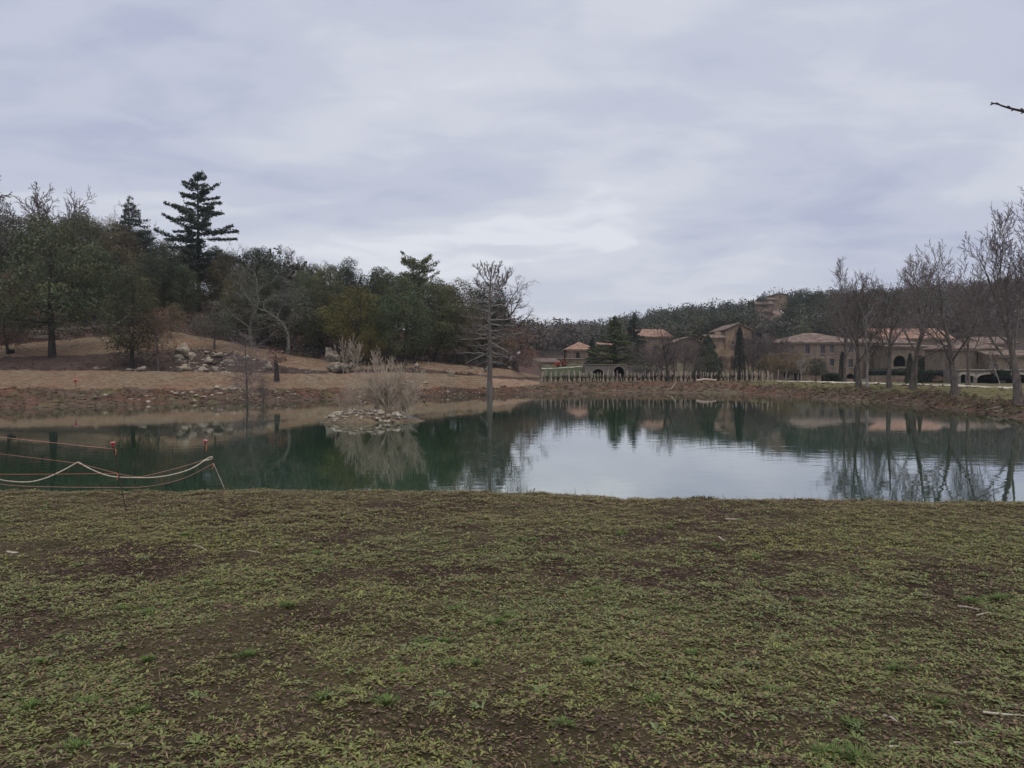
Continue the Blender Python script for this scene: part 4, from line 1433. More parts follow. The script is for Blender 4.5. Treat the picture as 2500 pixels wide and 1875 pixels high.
plant('oak_tree', OAK[2], 868, 68, 'yellow-green oak right of the big grey boulder', group=GW, top=690, widen=1.05, crown_mat=M['oak_yellow'])
plant('oak_tree', OAK[4], 905, 66.5, 'small yellowish oak bush under the yellow-green oak', group=GW, top=800, widen=1.15, crown_mat=M['oak_yellow'])
plant('oak_tree', OAK[5], 985, 68, 'broad dark oak with rounded crown above the leaning trunk', group=GW, top=668, widen=.95, crown_mat=M['oak'])
plant('oak_tree', OAK[1], 1062, 72, 'grey-green oak left of the bare pond cypress', group=GW, top=672, widen=.9)
plant('oak_tree', OAK[0], 1120, 74, 'brownish oak close behind the bare pond cypress, left side', group=GW, top=676, widen=.85, crown_mat=M['oak_olive'])
plant('oak_tree', OAK[3], 1190, 78, 'dark oak directly behind the bare pond cypress', group=GW, top=672, widen=.8, crown_mat=M['oak_dark'])
plant('oak_sapling', SPARSE[0], 1262, 76, 'red-brown leafy shrub tree under the spreading bare tree', group=GW, top=795, widen=1.2, crown_mat=M['leaf_brown'])
plant('oak_sapling', SPARSE[2], 1225, 74, 'brown-leaved shrub tree right behind the pond cypress trunk', group=GW, top=800, widen=1.0, crown_mat=M['leaf_brown'])
plant('bare_tree', BARE_OAK[2], 1258, 77, 'bare spreading tree at the right end of the wood', group=GW, top=668, widen=1.25, name2='twigs')
plant('conifer', PINE_BIG, 487, 84, 'tall dark layered conifer rising above the wood', group=GW, top=418, widen=1.0)
plant('conifer', PINE_SMALL, 322, 92, 'smaller conifer tip showing above the oaks left of the tall one', group=GW, top=478, widen=1.0)
plant('pine_tree', (*needle_tree('flat_pine', 203, 9, 2.6, 'fir', 'bark_dark', 8, 7, .02, .5, .6, 5000, .26, lambda t: .75 + .25 * (1 - t), .16, .14, .2), 9.0), 1022, 92, 'flat-topped pine on the skyline above the dark oak', group=GW, top=634, widen=1.0)
plant('bare_tree', HAZE[0], 88, 84, 'bare purple-brown tree reaching above the big oak at the left', group=GW, top=440, widen=1.05, name2='twigs')
plant('bare_tree', HAZE[1], -15, 82, 'bare tree cut by the left edge of the view', group=GW, top=425, widen=1.0, name2='twigs')
plant('bare_tree', SMALLBARE[0], 366, 96, 'thin pale bare tree beside the smaller conifer tip', group=GW, top=482, widen=.8, name2='twigs', trunk_mat=M['bark_pale'], crown_mat=M['bark_pale'])
plant('bare_tree', HAZE[2], 728, 94, 'bare tree with fine twigs on the skyline at the middle of the wood', group=GW, top=597, widen=1.0, name2='twigs')
plant('bare_tree', BARE_OAK[0], 590, 96, 'bare twiggy tree on the skyline right of the tall conifer', group=GW, top=590, widen=.9, name2='twigs')
for j, (px, D, t, wd, lb) in enumerate([(205, 76, 512, .8, 'dark round-headed oak right behind the big oak'), (288, 79, 530, .85, 'brownish oak below the smaller conifer tip'), (398, 78, 585, .8, 'dark oak left of the tall conifer'), (452, 77, 640, .8, 'oak below the tall conifer, left side'),
                                        (548, 80, 605, .85, 'oak below the tall conifer, right side'), (640, 82, 600, .9, 'wide oak left of the skyline bare tree'), (745, 80, 655, .85, 'oak behind the crooked lichened tree'), (800, 84, 632, .8, 'dark oak left of the yellow-green one, on the skyline'),
                                        (850, 88, 626, .75, 'dark knob-headed oak on the skyline above the yellow-green one'), (930, 84, 645, .85, 'oak on the skyline left of the flat-topped pine'), (575, 73, 652, .75, 'dark oak filling the gap behind the bare lichened tree'), (655, 72.5, 655, .8, 'dark oak between the two lichened trees'), (780, 71, 690, .85, 'dark oak behind the big grey boulder')]):
    plant('oak_tree', OAK[(j * 2 + 1) % 6], px, D, lb, group=GW, top=t, widen=wd, crown_mat=[None, M['oak_olive'], M['oak_dark']][j % 3])
rngp = np.random.default_rng(5)
SKYL = np.array([(-160, 490), (0, 492), (60, 505), (130, 522), (190, 512), (250, 540), (300, 532), (360, 548), (420, 575), (480, 580), (560, 604), (620, 592), (680, 606), (740, 625), (800, 642), (840, 634), (900, 645), (960, 658), (1020, 662), (1090, 678), (1150, 692), (1205, 706), (1240, 760)])
BACK = []
for D0, dy0, dy1, step in ((93, 0, 16, 46), (84, 40, 85, 50), (76, 95, 150, 58)):
    px = -150 + D0 % 7 * 4
    while px < (1235 if D0 > 80 else 1180):
        if D0 > 80 or not (430 < px < 640 and D0 < 80):
            BACK.append((px + rngp.uniform(-12, 12), D0 + rngp.uniform(-3, 3), np.interp(px, SKYL[:, 0], SKYL[:, 1]) + rngp.uniform(dy0, dy1)))
        px += step * rngp.uniform(.75, 1.25)
LAND = [(40, 'above the brown oak at the left edge'), (170, 'over the big leaning oak'), (285, 'over the bare-trunked oak'), (400, 'below the smaller conifer tip'), (520, 'around the tall conifer'), (640, 'over the bare lichened tree'), (760, 'over the crooked lichened tree'),
        (880, 'over the yellow-green oak'), (980, 'left of the flat-topped pine'), (1080, 'under the flat-topped pine'), (1300, 'behind the bare pond cypress')]
ROWN = {93: 'on the skyline', 84: 'halfway up the slope', 76: 'low in the wood'}
BL_ = []
for j, (px, D, t) in enumerate(BACK):
    m = int(rngp.choice([0, 0, 1, 2, 2, 3]))
    row = min(ROWN, key=lambda q: abs(q - D))
    BL_.append((px, D, t, m, ('mid-green', 'olive', 'dark', 'mid-green')[m] + ' oak ' + ROWN[row] + ' ' + next(n for l, n in LAND if px < l)))
for j, (px, D, t, m, lb) in enumerate(BL_):
    same = sorted(q[0] for q in BL_ if q[4] == lb)
    if len(same) > 1:
        i = same.index(px)
        lb += ', ' + (('left one', 'right one') if len(same) == 2 else ('left one', 'middle one', 'right one', 'rightmost one'))[min(i, 3)]
    plant('oak_tree', (OAK + OAKTALL)[j % 8], px, D, lb, group='oaks massed in the wood', top=t, widen=rngp.uniform(.75, 1.0), crown_mat=[None, M['oak_olive'], M['oak_dark'], M['oak']][m], rz=j * 1.1)
LT = [(1010, 68.5, 12, 'leaning bare dark trunk at the left start of the mound'), (1182, 68, 10, 'thin leaning trunk on the mound just left of the pond cypress')]
for px, D, t, lb in LT:
    fallen('leaning_trunk', lb, 'tree trunk', [gpt(px, D, -.2), gpt(px + 6, D, 1.0), gpt(px + 16, D + .5, 3.2)], .16, 'bark_dark', taper=.6)


def scatter_bushes(name, spots, seed, n, size, cols, hmax):
    """ground cover: low twiggy bushes as many small leaves"""
    rng = np.random.default_rng(seed)
    Cs, cc = [], []
    for (px0, px1, s0, s1, k) in spots:
        us = (rng.uniform(px0, px1, k) - 1250) / FPX
        sv = rng.uniform(s0, s1, k)
        D, _ = prof(us)
        y = np.array([np.interp(sv[j], np.arange(NK), D[:, j]) for j in range(k)])
        x = us * y
        z = ground_z(x, y)
        for j in range(k):
            r = rng.uniform(.4, 1.0) * hmax
            p = rng.normal(0, .5, (n, 3)) * r
            p[:, 2] = np.abs(p[:, 2]) * 1.1
            Cs.append(p + np.array([x[j], y[j], z[j]]))
            c = np.array(cols[rng.integers(len(cols))])
            cc.append(c[None, :] * rng.uniform(.6, 1.35, (n, 1)))
    C = np.concatenate(Cs)
    V, F = leaves(rng, C, size, 3.0, None, 1)
    return obj(name, mesh_np(name, V, F, [M['woods']], False, np.repeat(np.concatenate(cc), 4, 0)), kind='stuff')


scatter_bushes('undergrowth', [(-100, 560, 11.0, 11.9, 130), (540, 830, 11.0, 12, 150), (830, 1230, 11.0, 12.1, 190), (820, 985, 10.3, 11, 24), (1130, 1300, 11.0, 11.6, 40)], 71, 80, .21,
               [(.085, .06, .055), (.06, .05, .045), (.06, .065, .04), (.12, .075, .06), (.05, .055, .04)], 1.25)
scatter_bushes('dry_brush', [(-80, 330, 8.1, 9.3, 26), (-80, 300, 10.9, 11.3, 46), (330, 470, 8.3, 9.8, 16), (560, 700, 8.3, 9.6, 12), (860, 1000, 9.2, 10.2, 14), (1000, 1180, 8.9, 9.9, 10)], 73, 60, .13,
               [(.075, .05, .04), (.10, .07, .05), (.13, .09, .06)], .42)
scatter_bushes('bank_weeds', [(-100, 330, 6.3, 6.9, 60), (330, 1000, 6.1, 6.8, 70), (1330, 1900, 6.2, 7.0, 160), (1900, 2500, 6.15, 7.2, 260)], 72, 44, .10,
               [(.15, .13, .065), (.11, .12, .055), (.17, .12, .08), (.20, .16, .10), (.14, .08, .06)], .22)


# ------------------------------------------------------------------ the bare pond cypress and the saplings in the water
def pond_cypress():
    D = 57.4
    k = D / FPX
    root = thing('pond_cypress', 'tall bare grey cypress standing in the pond near the far shore', 'tree', (xpx(1195.5, D), D, 0))
    rng = np.random.default_rng(9)
    zf = lambda y: (967 - (620 + y * .229)) * k
    xf = lambda x: (1120 + x * .229 - 1195.5) * k
    tr = np.array([(330, 1560), (330, 1512), (329, 1440), (331, 1300), (334, 1100), (330, 900), (325, 700), (331, 500), (336, 350), (345, 220), (352, 130)])
    tp = np.array([(xf(a), 0, zf(b)) for a, b in tr])
    R = np.array([40, 37, 31, 27, 25, 22, 19, 14, 10, 6, 2.5]) * .229 * k
    paths = [(tp, R, 12)]
    sub = []

    def limb(p, q, r, bow=0.06, depth=None, twigs=8):
        p, q = np.array(p), np.array(q)
        L = np.linalg.norm(q - p)
        s = np.linspace(0, 1, 7)
        P = p + np.outer(s, q - p)
        P[:, 2] += np.sin(s * np.pi) * -bow * L + rng.normal(0, .02 * L, 7) * (s > 0)
        P[:, 1] += rng.normal(0, .02 * L, 7) * (s > 0)
        paths.append((P, r * (1 - .68 * s), 5))
        for _ in range(twigs):
            t = rng.uniform(.3, .98)
            i = min(int(t * 6), 5)
            b = P[i] + (P[i + 1] - P[i]) * (t * 6 - i)
            d = norm(norm(q - p) * .7 + rng.normal(0, .5, 3) + np.array([0, 0, .45]))
            l = L * rng.uniform(.18, .4)
            m = b + d * l * .5 + rng.normal(0, .05 * l, 3)
            e = m + norm(d + np.array([0, 0, .5])) * l * .5
            sub.append((np.array([b, m, e]), np.array([.024, .018, .009]), 3))
            for _ in range(4):
                d2 = norm(d + rng.normal(0, .5, 3) + np.array([0, 0, .3]))
                sub.append((np.array([m, m + d2 * l * .4]), np.array([.012, .007]), 3))
    side = [(905, 0, 905, 16), (860, 60, 825, 12), (1045, 70, 1172, 13), (1055, -10, 1060, 10), (795, 50, 800, 9), (690, 50, 668, 10), (600, 95, 525, 9), (520, 60, 490, 7), (960, 120, 985, 8), (1130, 130, 1230, 8), (745, 120, 830, 8),
            (705, 640, 690, 12), (745, 625, 762, 11), (830, 450, 882, 13), (890, 692, 830, 15), (900, 600, 880, 11), (930, 660, 1140, 11), (560, 640, 520, 9), (640, 470, 560, 10), (1150, 500, 1175, 9), (1030, 560, 1110, 10), (480, 520, 450, 7), (980, 500, 1010, 9), (800, 560, 850, 8)]
    for (y0, x1, y1, r) in side:
        x0 = np.interp(y0, tr[::-1, 1], tr[::-1, 0])
        dep = rng.uniform(-1.1, 1.1)
        limb((xf(x0), 0, zf(y0)), (xf(x1), dep, zf(y1)), r * .229 * k * .68, rng.uniform(-.04, .1), twigs=12)
    limb((xf(325), 0, zf(1175)), (xf(220), -.5, zf(1322)), 16 * .229 * k * .4, 0, twigs=0)
    for y0 in np.linspace(1130, 420, 26):          # the limbs towards and away from the viewer
        x0 = np.interp(y0, tr[::-1, 1], tr[::-1, 0])
        L = np.interp(y0, [420, 900, 1130], [1.0, 2.2, 1.6])
        a = rng.choice([-1, 1]) * math.pi / 2 + rng.uniform(-.9, .9)
        limb((xf(x0), 0, zf(y0)), (xf(x0) + math.cos(a) * L, math.sin(a) * L, zf(y0) + rng.uniform(-.3, .5)), .045, .05, twigs=9)
    for (y0, x1, y1) in [(330, 185, 125), (300, 250, 112), (260, 300, 105), (230, 362, 92), (250, 440, 105), (330, 560, 165), (380, 565, 205), (400, 545, 240), (430, 520, 300), (370, 430, 180), (410, 160, 260), (440, 200, 330), (300, 400, 120)]:
        x0 = np.interp(y0, tr[::-1, 1], tr[::-1, 0])
        limb((xf(x0), 0, zf(y0)), (xf(x1), rng.uniform(-.9, .9), zf(y1)), .045, .12, twigs=14)
    obj('trunk', tube_mesh('cypress_trunk', paths[:1], noise_mat('grey_cypress_bark', (.075, .063, .055), (.175, .15, .132), 4, .95, .02, stretch=(2.5, 2.5, .4))), root)
    obj('branches', tube_mesh('cypress_branches', paths[1:], M['bark_grey']), root)
    obj('twigs', tube_mesh('cypress_twigs', sub, M['twig_brown'], False), root)


pond_cypress()
P_SAP = dict(L=5, r=.075, seg=[8, 4, 3], wob=[.02, .1, .15], up=[.05, .02, 0], tip=[.15, .3, .5], n=[80, 9], ang=[74, 42], len=[.46, .42], short=[.66, .3], rr=[.24, .6], rmin=.007, **{'from': [.16, .15]})
SAP = (*bare_tree('pond_sapling', 401, P_SAP, 5, M['bark'], M['twig_mauve'], 1), 5.0)
for px, D, top, wd, lb in ((604, 46.3, 795, 1.15, 'young bare cypress with fine grey twigs standing in the pond'), (643, 46.3, 912, .8, 'thin bare sapling in the water right of the young cypress')):
    o = thing('pond_sapling', lb, 'sapling', (xpx(px, D), D, -.1), .4, None)
    s = zpx(top, D) / 5
    o.scale = (s * wd, s * wd, s)
    obj('trunk', SAP[0], o)
    obj('twigs', SAP[1], o)
P_FORK = dict(P_SHRUB, r=.035, n=[7, 8, 3], ang=[22, 30, 30], len=[2.2, .45, .5], rmin=.013)
FORK = [(*bare_tree('forked_shrub', 420 + i, P_FORK, 2.8, M['twig_tan'], M['twig_tan'], 1), 2.8) for i in range(2)]
for px, D, top, wd, lb in ((838, 61.5, 815, .9, 'tall pale broom-like bare shrub behind the islet, left one'), (868, 61, 812, 1.0, 'tall pale broom-like bare shrub behind the islet, middle one'), (918, 63, 838, .9, 'pale broom-like bare shrub behind the islet, right one')):
    plant('bare_shrub', FORK[int(px) % 2], px, D, lb, 'shrub', 'pale bare shrubs behind the islet', top=top, widen=wd * .75, name2='twigs')


# ------------------------------------------------------------------ the islet
def islet():
    Dc, cx = 31.4, 893
    k = Dc / FPX
    nr, na = 16, 72
    V = []
    rng = np.random.default_rng(4)
    X0 = xpx(cx, Dc)

    def h(u, v):      # u, v in unit ellipse coordinates
        r = np.sqrt(u * u + v * v)
        prof_ = np.interp(r, [0, .35, .6, .85, 1.0, 1.15], [.46, .42, .30, .10, .0, -.15])
        return prof_
    A, B = 125 * k, 1.05
    for i in range(nr + 1):
        r = 1.15 * i / nr
        for j in range(na):
            a = 2 * math.pi * j / na
            u, v = r * math.cos(a), r * math.sin(a)
            wob = 1 + .12 * math.sin(3 * a + 1) + .07 * math.sin(7 * a)
            V.append((u * A * wob, v * B * wob, float(h(u, v)) + .10 * (float(fbm(u * 9 + 5, v * 9, 6, 3)) - .5) * (1.2 - r)))
    F = [(i * na + j, (i + 1) * na + j, (i + 1) * na + (j + 1) % na, i * na + (j + 1) % na) for i in range(nr) for j in range(na)]
    m = noise_mat('islet_earth', (.085, .062, .045), (.20, .155, .10), 6, .95, .03)
    root = obj('islet', mesh_py('islet', V, F, [m], True), loc=(X0, Dc, 0))
    tag(root, 'small stony islet with pale broken stones in the middle of the pond', 'islet')
    n = 0
    while n < 160:
        u, v = rng.uniform(-.95, .85), rng.uniform(-1, .9)
        if u * u + v * v > .9 or rng.uniform() < (.35 if u > .1 else 0) + (.25 if v > .2 else 0):
            continue
        s = rng.uniform(.05, .125)
        o = obj('stone', (SLAB + SMALL[:2])[n % 7], root, (u * A, v * B, float(h(u, v)) + s * .22))
        o.scale = (s * rng.uniform(.9, 1.7), s * rng.uniform(.7, 1.1), s * rng.uniform(.8, 1.5))
        o.rotation_euler = (rng.normal(0.25, .3), rng.normal(0, .3), rng.uniform(0, 6))
        n += 1
    for (px, py, w, hh, a) in ((921, 1013, 24, 10, -.35), (933, 1008, 26, 7, -.5), (975, 1014, 17, 8, -.6), (852, 1012, 18, 8, .2), (882, 1021, 12, 9, 1.0), (860, 1024, 13, 8, -.7), (820, 1018, 14, 7, .2), (838, 1015, 15, 8, .3)):
        x = (px - cx) * k
        z = (1032 - py) * k * .9
        o = obj('slab', SLAB[n % 5], root, (x, -.55 + z * .6, z + .03))
        o.scale = (w * k * .55, w * k * .4, hh * k * 1.1)
        o.rotation_euler = (.6, -a * .6, a * .3)
        n += 1
    return X0, Dc, k


IX, IY, IK = islet()


def clump_pair(name, seed, P, H, spread, nst, mat):
    """several stools side by side grown as one shrub"""
    rng = np.random.default_rng(seed)
    st, tw = [], []
    for i in range(nst):
        out = []
        b = np.array([rng.normal(0, spread), rng.normal(0, spread * .5), -.05])
        branch(rng, out, b, (b[0] * .5 + rng.normal(0, .15), rng.normal(0, .2), 1), P['L'] * rng.uniform(.6, 1), P['r'], 0, P)
        k = H / max(o[1][:, 2].max() for o in out) * rng.uniform(.65, 1.0)
        for lv, p, r in out:
            q = b + (p - b) * k
            (st if lv < 1 else tw).append((q, np.maximum(r * k, P['rmin']), 5 if lv < 1 else 3))
    return tube_mesh(name + '_stems', st, mat), tube_mesh(name + '_twigs', tw, mat, False)


def islet_shrub(kind, label, px, D, z, H, spread, nst, mat, P=None, seed=0, cat='shrub', group='bare shrubs on the islet'):
    pair = clump_pair(kind, 600 + seed, P, H, spread, nst, M[mat])
    o = thing(kind, label, cat, (xpx(px, D), D, z), 0, group)
    obj('stems', pair[0], o)
    obj('twigs', pair[1], o)
    return o


P_BR = dict(P_SHRUB, L=.8, n=[9, 8, 5], ang=[24, 26, 28], len=[2.4, .45, .5], rmin=.0042)
P_LOOSE = dict(P_SHRUB, L=.8, n=[6, 7, 5], ang=[28, 32, 32], len=[2.4, .45, .5], rmin=.0042)
islet_shrub('bare_shrub', 'loose bare shrub with slender stems on the left half of the islet', 862, 31.5, .25, 2.3, .28, 2, 'twig_tan', P_LOOSE, 1)
islet_shrub('bare_shrub', 'small thin bare shrub at the left of the stony islet', 834, 31.6, .12, 1.9, .16, 1, 'twig_tan', P_LOOSE, 2)
islet_shrub('bare_shrub', 'dense tan bare shrub in the middle right of the islet', 948, 31.7, .25, 2.85, .36, 4, 'twig_tan', P_BR, 3)
islet_shrub('bare_shrub', 'dense tan bare shrub at the right end of the islet', 985, 31.5, .1, 2.3, .26, 3, 'twig_tan', P_BR, 4)
islet_shrub('bare_shrub', 'brownish bare shrub filling the back of the islet', 915, 32.1, .25, 2.3, .4, 3, 'twig_tan', P_BR, 5)
rng = np.random.default_rng(77)
pp = []
for _ in range(90):
    a = rng.uniform(0, 6.28)
    b = np.array([rng.normal(0, .05), rng.normal(0, .05), 0])
    L_ = rng.uniform(.25, .6)
    t = np.array([math.cos(a) * .5, math.sin(a) * .3, 1.0])
    pp.append((np.array([b, b + t * L_ * .5, b + t * L_ * .8 + np.array([math.cos(a), 0, -.1]) * L_ * .3]), np.array([.006, .005, .002]), 3))
tag(obj('dry_grass', tube_mesh('dry_grass', pp, M['stick']), loc=(xpx(997, 31.3), 31.3, .02)), 'clump of pale dry grass at the right tip of the islet', 'grass clump')
for i, (px, py, L_, a) in enumerate([(985, 1016, .9, .15), (1000, 1020, .7, -.1), (968, 1020, .8, .35), (1008, 1024, .6, .1)]):
    D = 30.9
    c = at(px, py, D)
    c[2] = max(c[2], .05)
    d = np.array([math.cos(a), -.3, -math.sin(a) * .6])
    fallen('driftwood', ['grey driftwood stick sloping off the right end of the islet, topmost', 'grey driftwood stick reaching furthest right off the islet', 'grey driftwood stick lying below the dense shrub on the islet', 'lowest grey driftwood stick at the right tip of the islet'][i], 'branch', [c - d * L_ / 2, c + np.array([0, 0, .02]), c + d * L_ / 2], .018, 'bark_grey', 'driftwood on the islet')


# ------------------------------------------------------------------ trees of the far and right shores
GP = 'bare plane trees along the right shore'
plant('plane_tree', PLANE[1], 2097, 55, 'upright bare plane tree, leftmost thick trunk by the path', group=GP, top=618, widen=.95, name2='twigs', rz=.5)
plant('plane_tree', SMALLBARE[1], 2119, 54.5, 'thin leaning bare tree close right of the leftmost plane trunk', group=GP, top=680, widen=.8, name2='twigs')
plant('plane_tree', PLANE[2], 2172, 52, 'bare plane tree forking low, second thick trunk on the path', group=GP, top=632, widen=.95, name2='twigs', rz=2.2)
plant('plane_tree', PLANE[3], 2228, 50, 'bare plane tree with a rounded fan of twigs, third thick trunk', group=GP, top=612, widen=1.05, name2='twigs', rz=4.0)
plant('plane_tree', PLANE[0], 2333, 43.5, 'thick leaning plane tree with a flared red-brown base by the path', group=GP, top=588, widen=1.15, name2='twigs', rz=1.2).rotation_euler = (0.0, math.radians(5), 1.2)
plant('plane_tree', PLANET[0], 2364, 52, 'straight pale-footed plane tree just behind the leaning one', group=GP, top=640, widen=.8, name2='twigs')
plant('plane_tree', PLANET[1], 2492, 36, 'tallest bare plane tree at the right edge of the view', group=GP, top=470, widen=1.05, name2='twigs', rz=.3)
plant('plane_tree', PLANE[2], 2600, 34, 'bare plane tree beyond the right edge of the view', group=GP, top=440, widen=1.1, name2='twigs', rz=5)
plant('plane_tree', PLANET[0], 2062, 66, 'slender bare tree behind the leftmost plane, rising over the farmhouse', group=GP, top=655, widen=.75, name2='twigs', rz=3)
GB = 'bare trees behind the vineyard'
plant('bare_tree', PLANE[3], 1632, 71, 'dark-trunked bare tree with forked limbs in front of the vineyard posts', group=GB, top=790, widen=1.35, name2='twigs', rz=1, trunk_mat=M['bark_dark'])
plant('bare_tree', SMALLBARE[0], 1673, 75, 'slim bare tree among the posts, left one of the close pair', group=GB, top=850, widen=1.0, name2='twigs')
plant('bare_tree', BARE_OAK[1], 1684, 76, 'slim bare tree among the posts, right one of the close pair', group=GB, top=815, widen=.9, name2='twigs')
for j, (px, D, t, wd, lb) in enumerate([(1575, 104, 835, 1.3, 'grey bare tree right of the cedars'), (1602, 100, 848, 1.2, 'low grey bare tree behind the field wall'), (1652, 108, 828, 1.2, 'bare tree in front of the low gable'), (1706, 112, 832, 1.0, 'bare tree beside the cone-shaped cypress'),
                                         (1748, 98, 868, 1.0, 'small bare tree right of the cone-shaped cypress'), (1765, 104, 862, 1.0, 'small bare tree below the ochre wall'), (1818, 96, 800, 1.0, 'pale-barked bare tree in front of the dark cypress'), (1840, 100, 806, 1.2, 'spreading grey bare tree beside the ochre house'),
                                         (1872, 108, 815, 1.3, 'twiggy grey tree between the ochre house and the farmhouse'), (1905, 106, 830, 1.1, 'twiggy brown tree at the left end of the farmhouse'),
                                         (1282, 96, 862, 1.2, 'dark pruned tree left of the green meadow'), (1322, 99, 876, 1.1, 'brown pruned tree at the edge of the green meadow'), (1385, 106, 880, .8, 'small bare tree in front of the red machine'), (1300, 104, 872, 1.0, 'pale pruned tree behind the mound')]):
    plant('bare_tree', ([HAZE[0], HAZE[1], HAZE[2], HAZE[1]] if j < 10 else SMALLBARE + BARE_OAK[:1])[j % 4], px, D, lb, group=GB, top=t, widen=wd, name2='twigs')
for j, (px, D, t, wd, lb) in enumerate([(1884, 94, 862, 1.5, 'ochre willow mass right of the vineyard, left half'), (1918, 95, 858, 1.6, 'ochre willow mass right of the vineyard, middle'), (1948, 96, 862, 1.2, 'ochre willow mass beside the pale tree')]):
    plant('willow', WILLOW[j % 2], px, D, lb, 'tree', 'ochre willows', top=t, widen=wd * .9)
for j, (px, D, t, wd, lb) in enumerate([(1588, 94, 838, 1.3, 'mauve twiggy tree right of the bridge, behind the posts'), (1616, 90, 852, 1.1, 'low mauve twiggy tree left of the dark forked tree'), (1648, 92, 838, 1.3, 'mauve twiggy tree right of the dark forked tree'), (1668, 98, 822, 1.2, 'taller mauve twiggy tree veiling the low gable'),
                                         (1695, 90, 850, 1.1, 'mauve twiggy tree at the left foot of the cone-shaped cypress'), (1752, 90, 872, 1.2, 'low mauve twiggy tree under the ochre wing'), (1782, 93, 866, 1.2, 'low mauve twiggy tree under the tall ochre gable'), (1828, 92, 826, 1.3, 'mauve twiggy tree right of the ivy-clad cypress'),
                                         (1855, 98, 812, 1.4, 'broad mauve twiggy tree behind the ochre willows, left'), (1888, 100, 820, 1.4, 'broad mauve twiggy tree behind the ochre willows, right'), (1925, 104, 838, 1.1, 'mauve twiggy tree against the left end of the farmhouse')]):
    plant('bare_tree', HAZE[j % 3], px, D, lb, group='mauve copse before the houses', top=t, widen=wd, name2='twigs')
plant('pale_tree', SMALLBARE[2], 1957, 92, 'small pale-barked tree with a forked trunk before the farmhouse', top=862, widen=1.0, name2='twigs', trunk_mat=M['bark_pale'], crown_mat=M['bark_pale'])
plant('pale_tree', SMALLBARE[1], 2013, 90, 'thin greyish pollard in front of the farmhouse windows', top=868, widen=.6, name2='twigs', trunk_mat=M['bark_lichen'], crown_mat=M['bark_lichen'])
plant('bare_tree', SMALLBARE[0], 2441, 62, 'small knobbly bare tree in front of the stone annex', top=840, widen=.7, name2='twigs')
plant('cedar', CEDAR[0], 1501, 108, 'broad yellow-green cedar with a pointed tip above the bridge', group='cedars above the bridge', H=7.4, top=None, widen=1.5)
plant('cedar', CEDAR[1], 1548, 116, 'dark cedar with a forked tip right of the broad one', group='cedars above the bridge', top=764, widen=1.15, crown_mat=M['pine'])
plant('cedar', CEDAR[1], 1448, 116, 'small dark cedar in front of the chapel', group='cedars above the bridge', top=818, widen=1.2, crown_mat=M['pine'])
plant('cypress', CYP[2], 1727, 88, 'fat cone-shaped dark cypress behind the vineyard', group='cypresses', top=818, widen=1.35, crown_mat=M['hedge'])
plant('cypress', CYP[1], 1805, 91, 'dark ivy-clad cypress in front of the tall ochre house', group='cypresses', top=798, widen=1.0)
plant('cypress', CYP[0], 1378, 122, 'slim dark cypress at the left corner of the chapel', group='cypresses', top=862, widen=.9, rz=1)
plant('cypress', CYP[0], 2056, 88, 'slim cypress in front of the long farmhouse', group='cypresses', top=858, widen=1.45)
plant('cypress', CYP[1], 2221, 62, 'left cypress of the pair under the third plane tree', group='cypresses', top=862, widen=1.3)
plant('cypress', CYP[1], 2247, 61, 'right cypress of the pair under the third plane tree', group='cypresses', top=868, widen=.9)
plant('cypress', CYP[0], 2088, 96, 'half-hidden cypress behind the leftmost plane trunk', group='cypresses', top=890, widen=1.2)
plant('cypress', CYP[0], 1826, 205, 'thin skyline cypress left of the hilltop village, further one', group='cypresses', top=733, widen=.8)
plant('cypress', CYP[0], 1838, 204, 'thin skyline cypress left of the hilltop village, nearer one', group='cypresses', top=729, widen=.8)
plant('evergreen', OAK[2], 1992, 99, 'dark evergreen bush behind the pale forked tree', 'bush', None, top=872, widen=1.25, crown_mat=M['oak_dark'])
plant('pine_tree', OAK[1], 1862, 208, 'umbrella pine beside the hilltop village roofs', top=716, widen=.8, crown_mat=M['pine'])
for j, (px, D, t, wd, lb) in enumerate([(1960, 190, 702, 1.5, 'great dark oak on the hilltop right of the village'), (1995, 196, 708, 1.2, 'dark oak at the right end of the hilltop crest'), (1930, 180, 748, 1.3, 'dark oak on the slope under the hilltop oaks'), (1905, 150, 800, 1.3, 'grey-green oak above the farmhouse roof, left'),
                                        (1960, 155, 790, 1.3, 'grey-green oak above the farmhouse roof, middle'), (2010, 160, 780, 1.3, 'grey-green oak above the farmhouse roof, right'), (1745, 150, 772, 1.4, 'dark oak behind the low ochre wing'), (1700, 160, 770, 1.3, 'dark oak behind the low gable'),
                                        (1790, 165, 760, 1.3, 'dark oak above the tall ochre house')]):
    plant('oak_tree', OAK[j % 6], px, D, lb, group='oaks on the hill behind the houses', top=t, widen=wd * .8, crown_mat=[M['oak_dark'], M['oak'], M['oak_dark']][j % 3])
for j, (px, D, t, wd, lb) in enumerate([(1675, 190, 738, 1.0, 'bare tree crown fanning above the hill over the low gable'), (1860, 170, 760, 1.3, 'purple-brown bare tree below the hilltop village, left'), (1890, 165, 775, 1.3, 'purple-brown bare tree below the hilltop village, right'), (2020, 190, 712, 1.2, 'bare tree on the crest beside the hilltop oaks'),
                                        (1300, 150, 838, 1.6, 'purple-brown bare tree in the valley beside the mound'), (1340, 165, 828, 1.6, 'purple-brown bare tree in the valley left of the chapel'), (1372, 175, 826, 1.4, 'purple-brown bare tree close left of the chapel cypress')]):
    plant('bare_tree', BARE_OAK[j % 3], px, D, lb, group='bare trees on the far hill', top=t, widen=wd, name2='twigs')


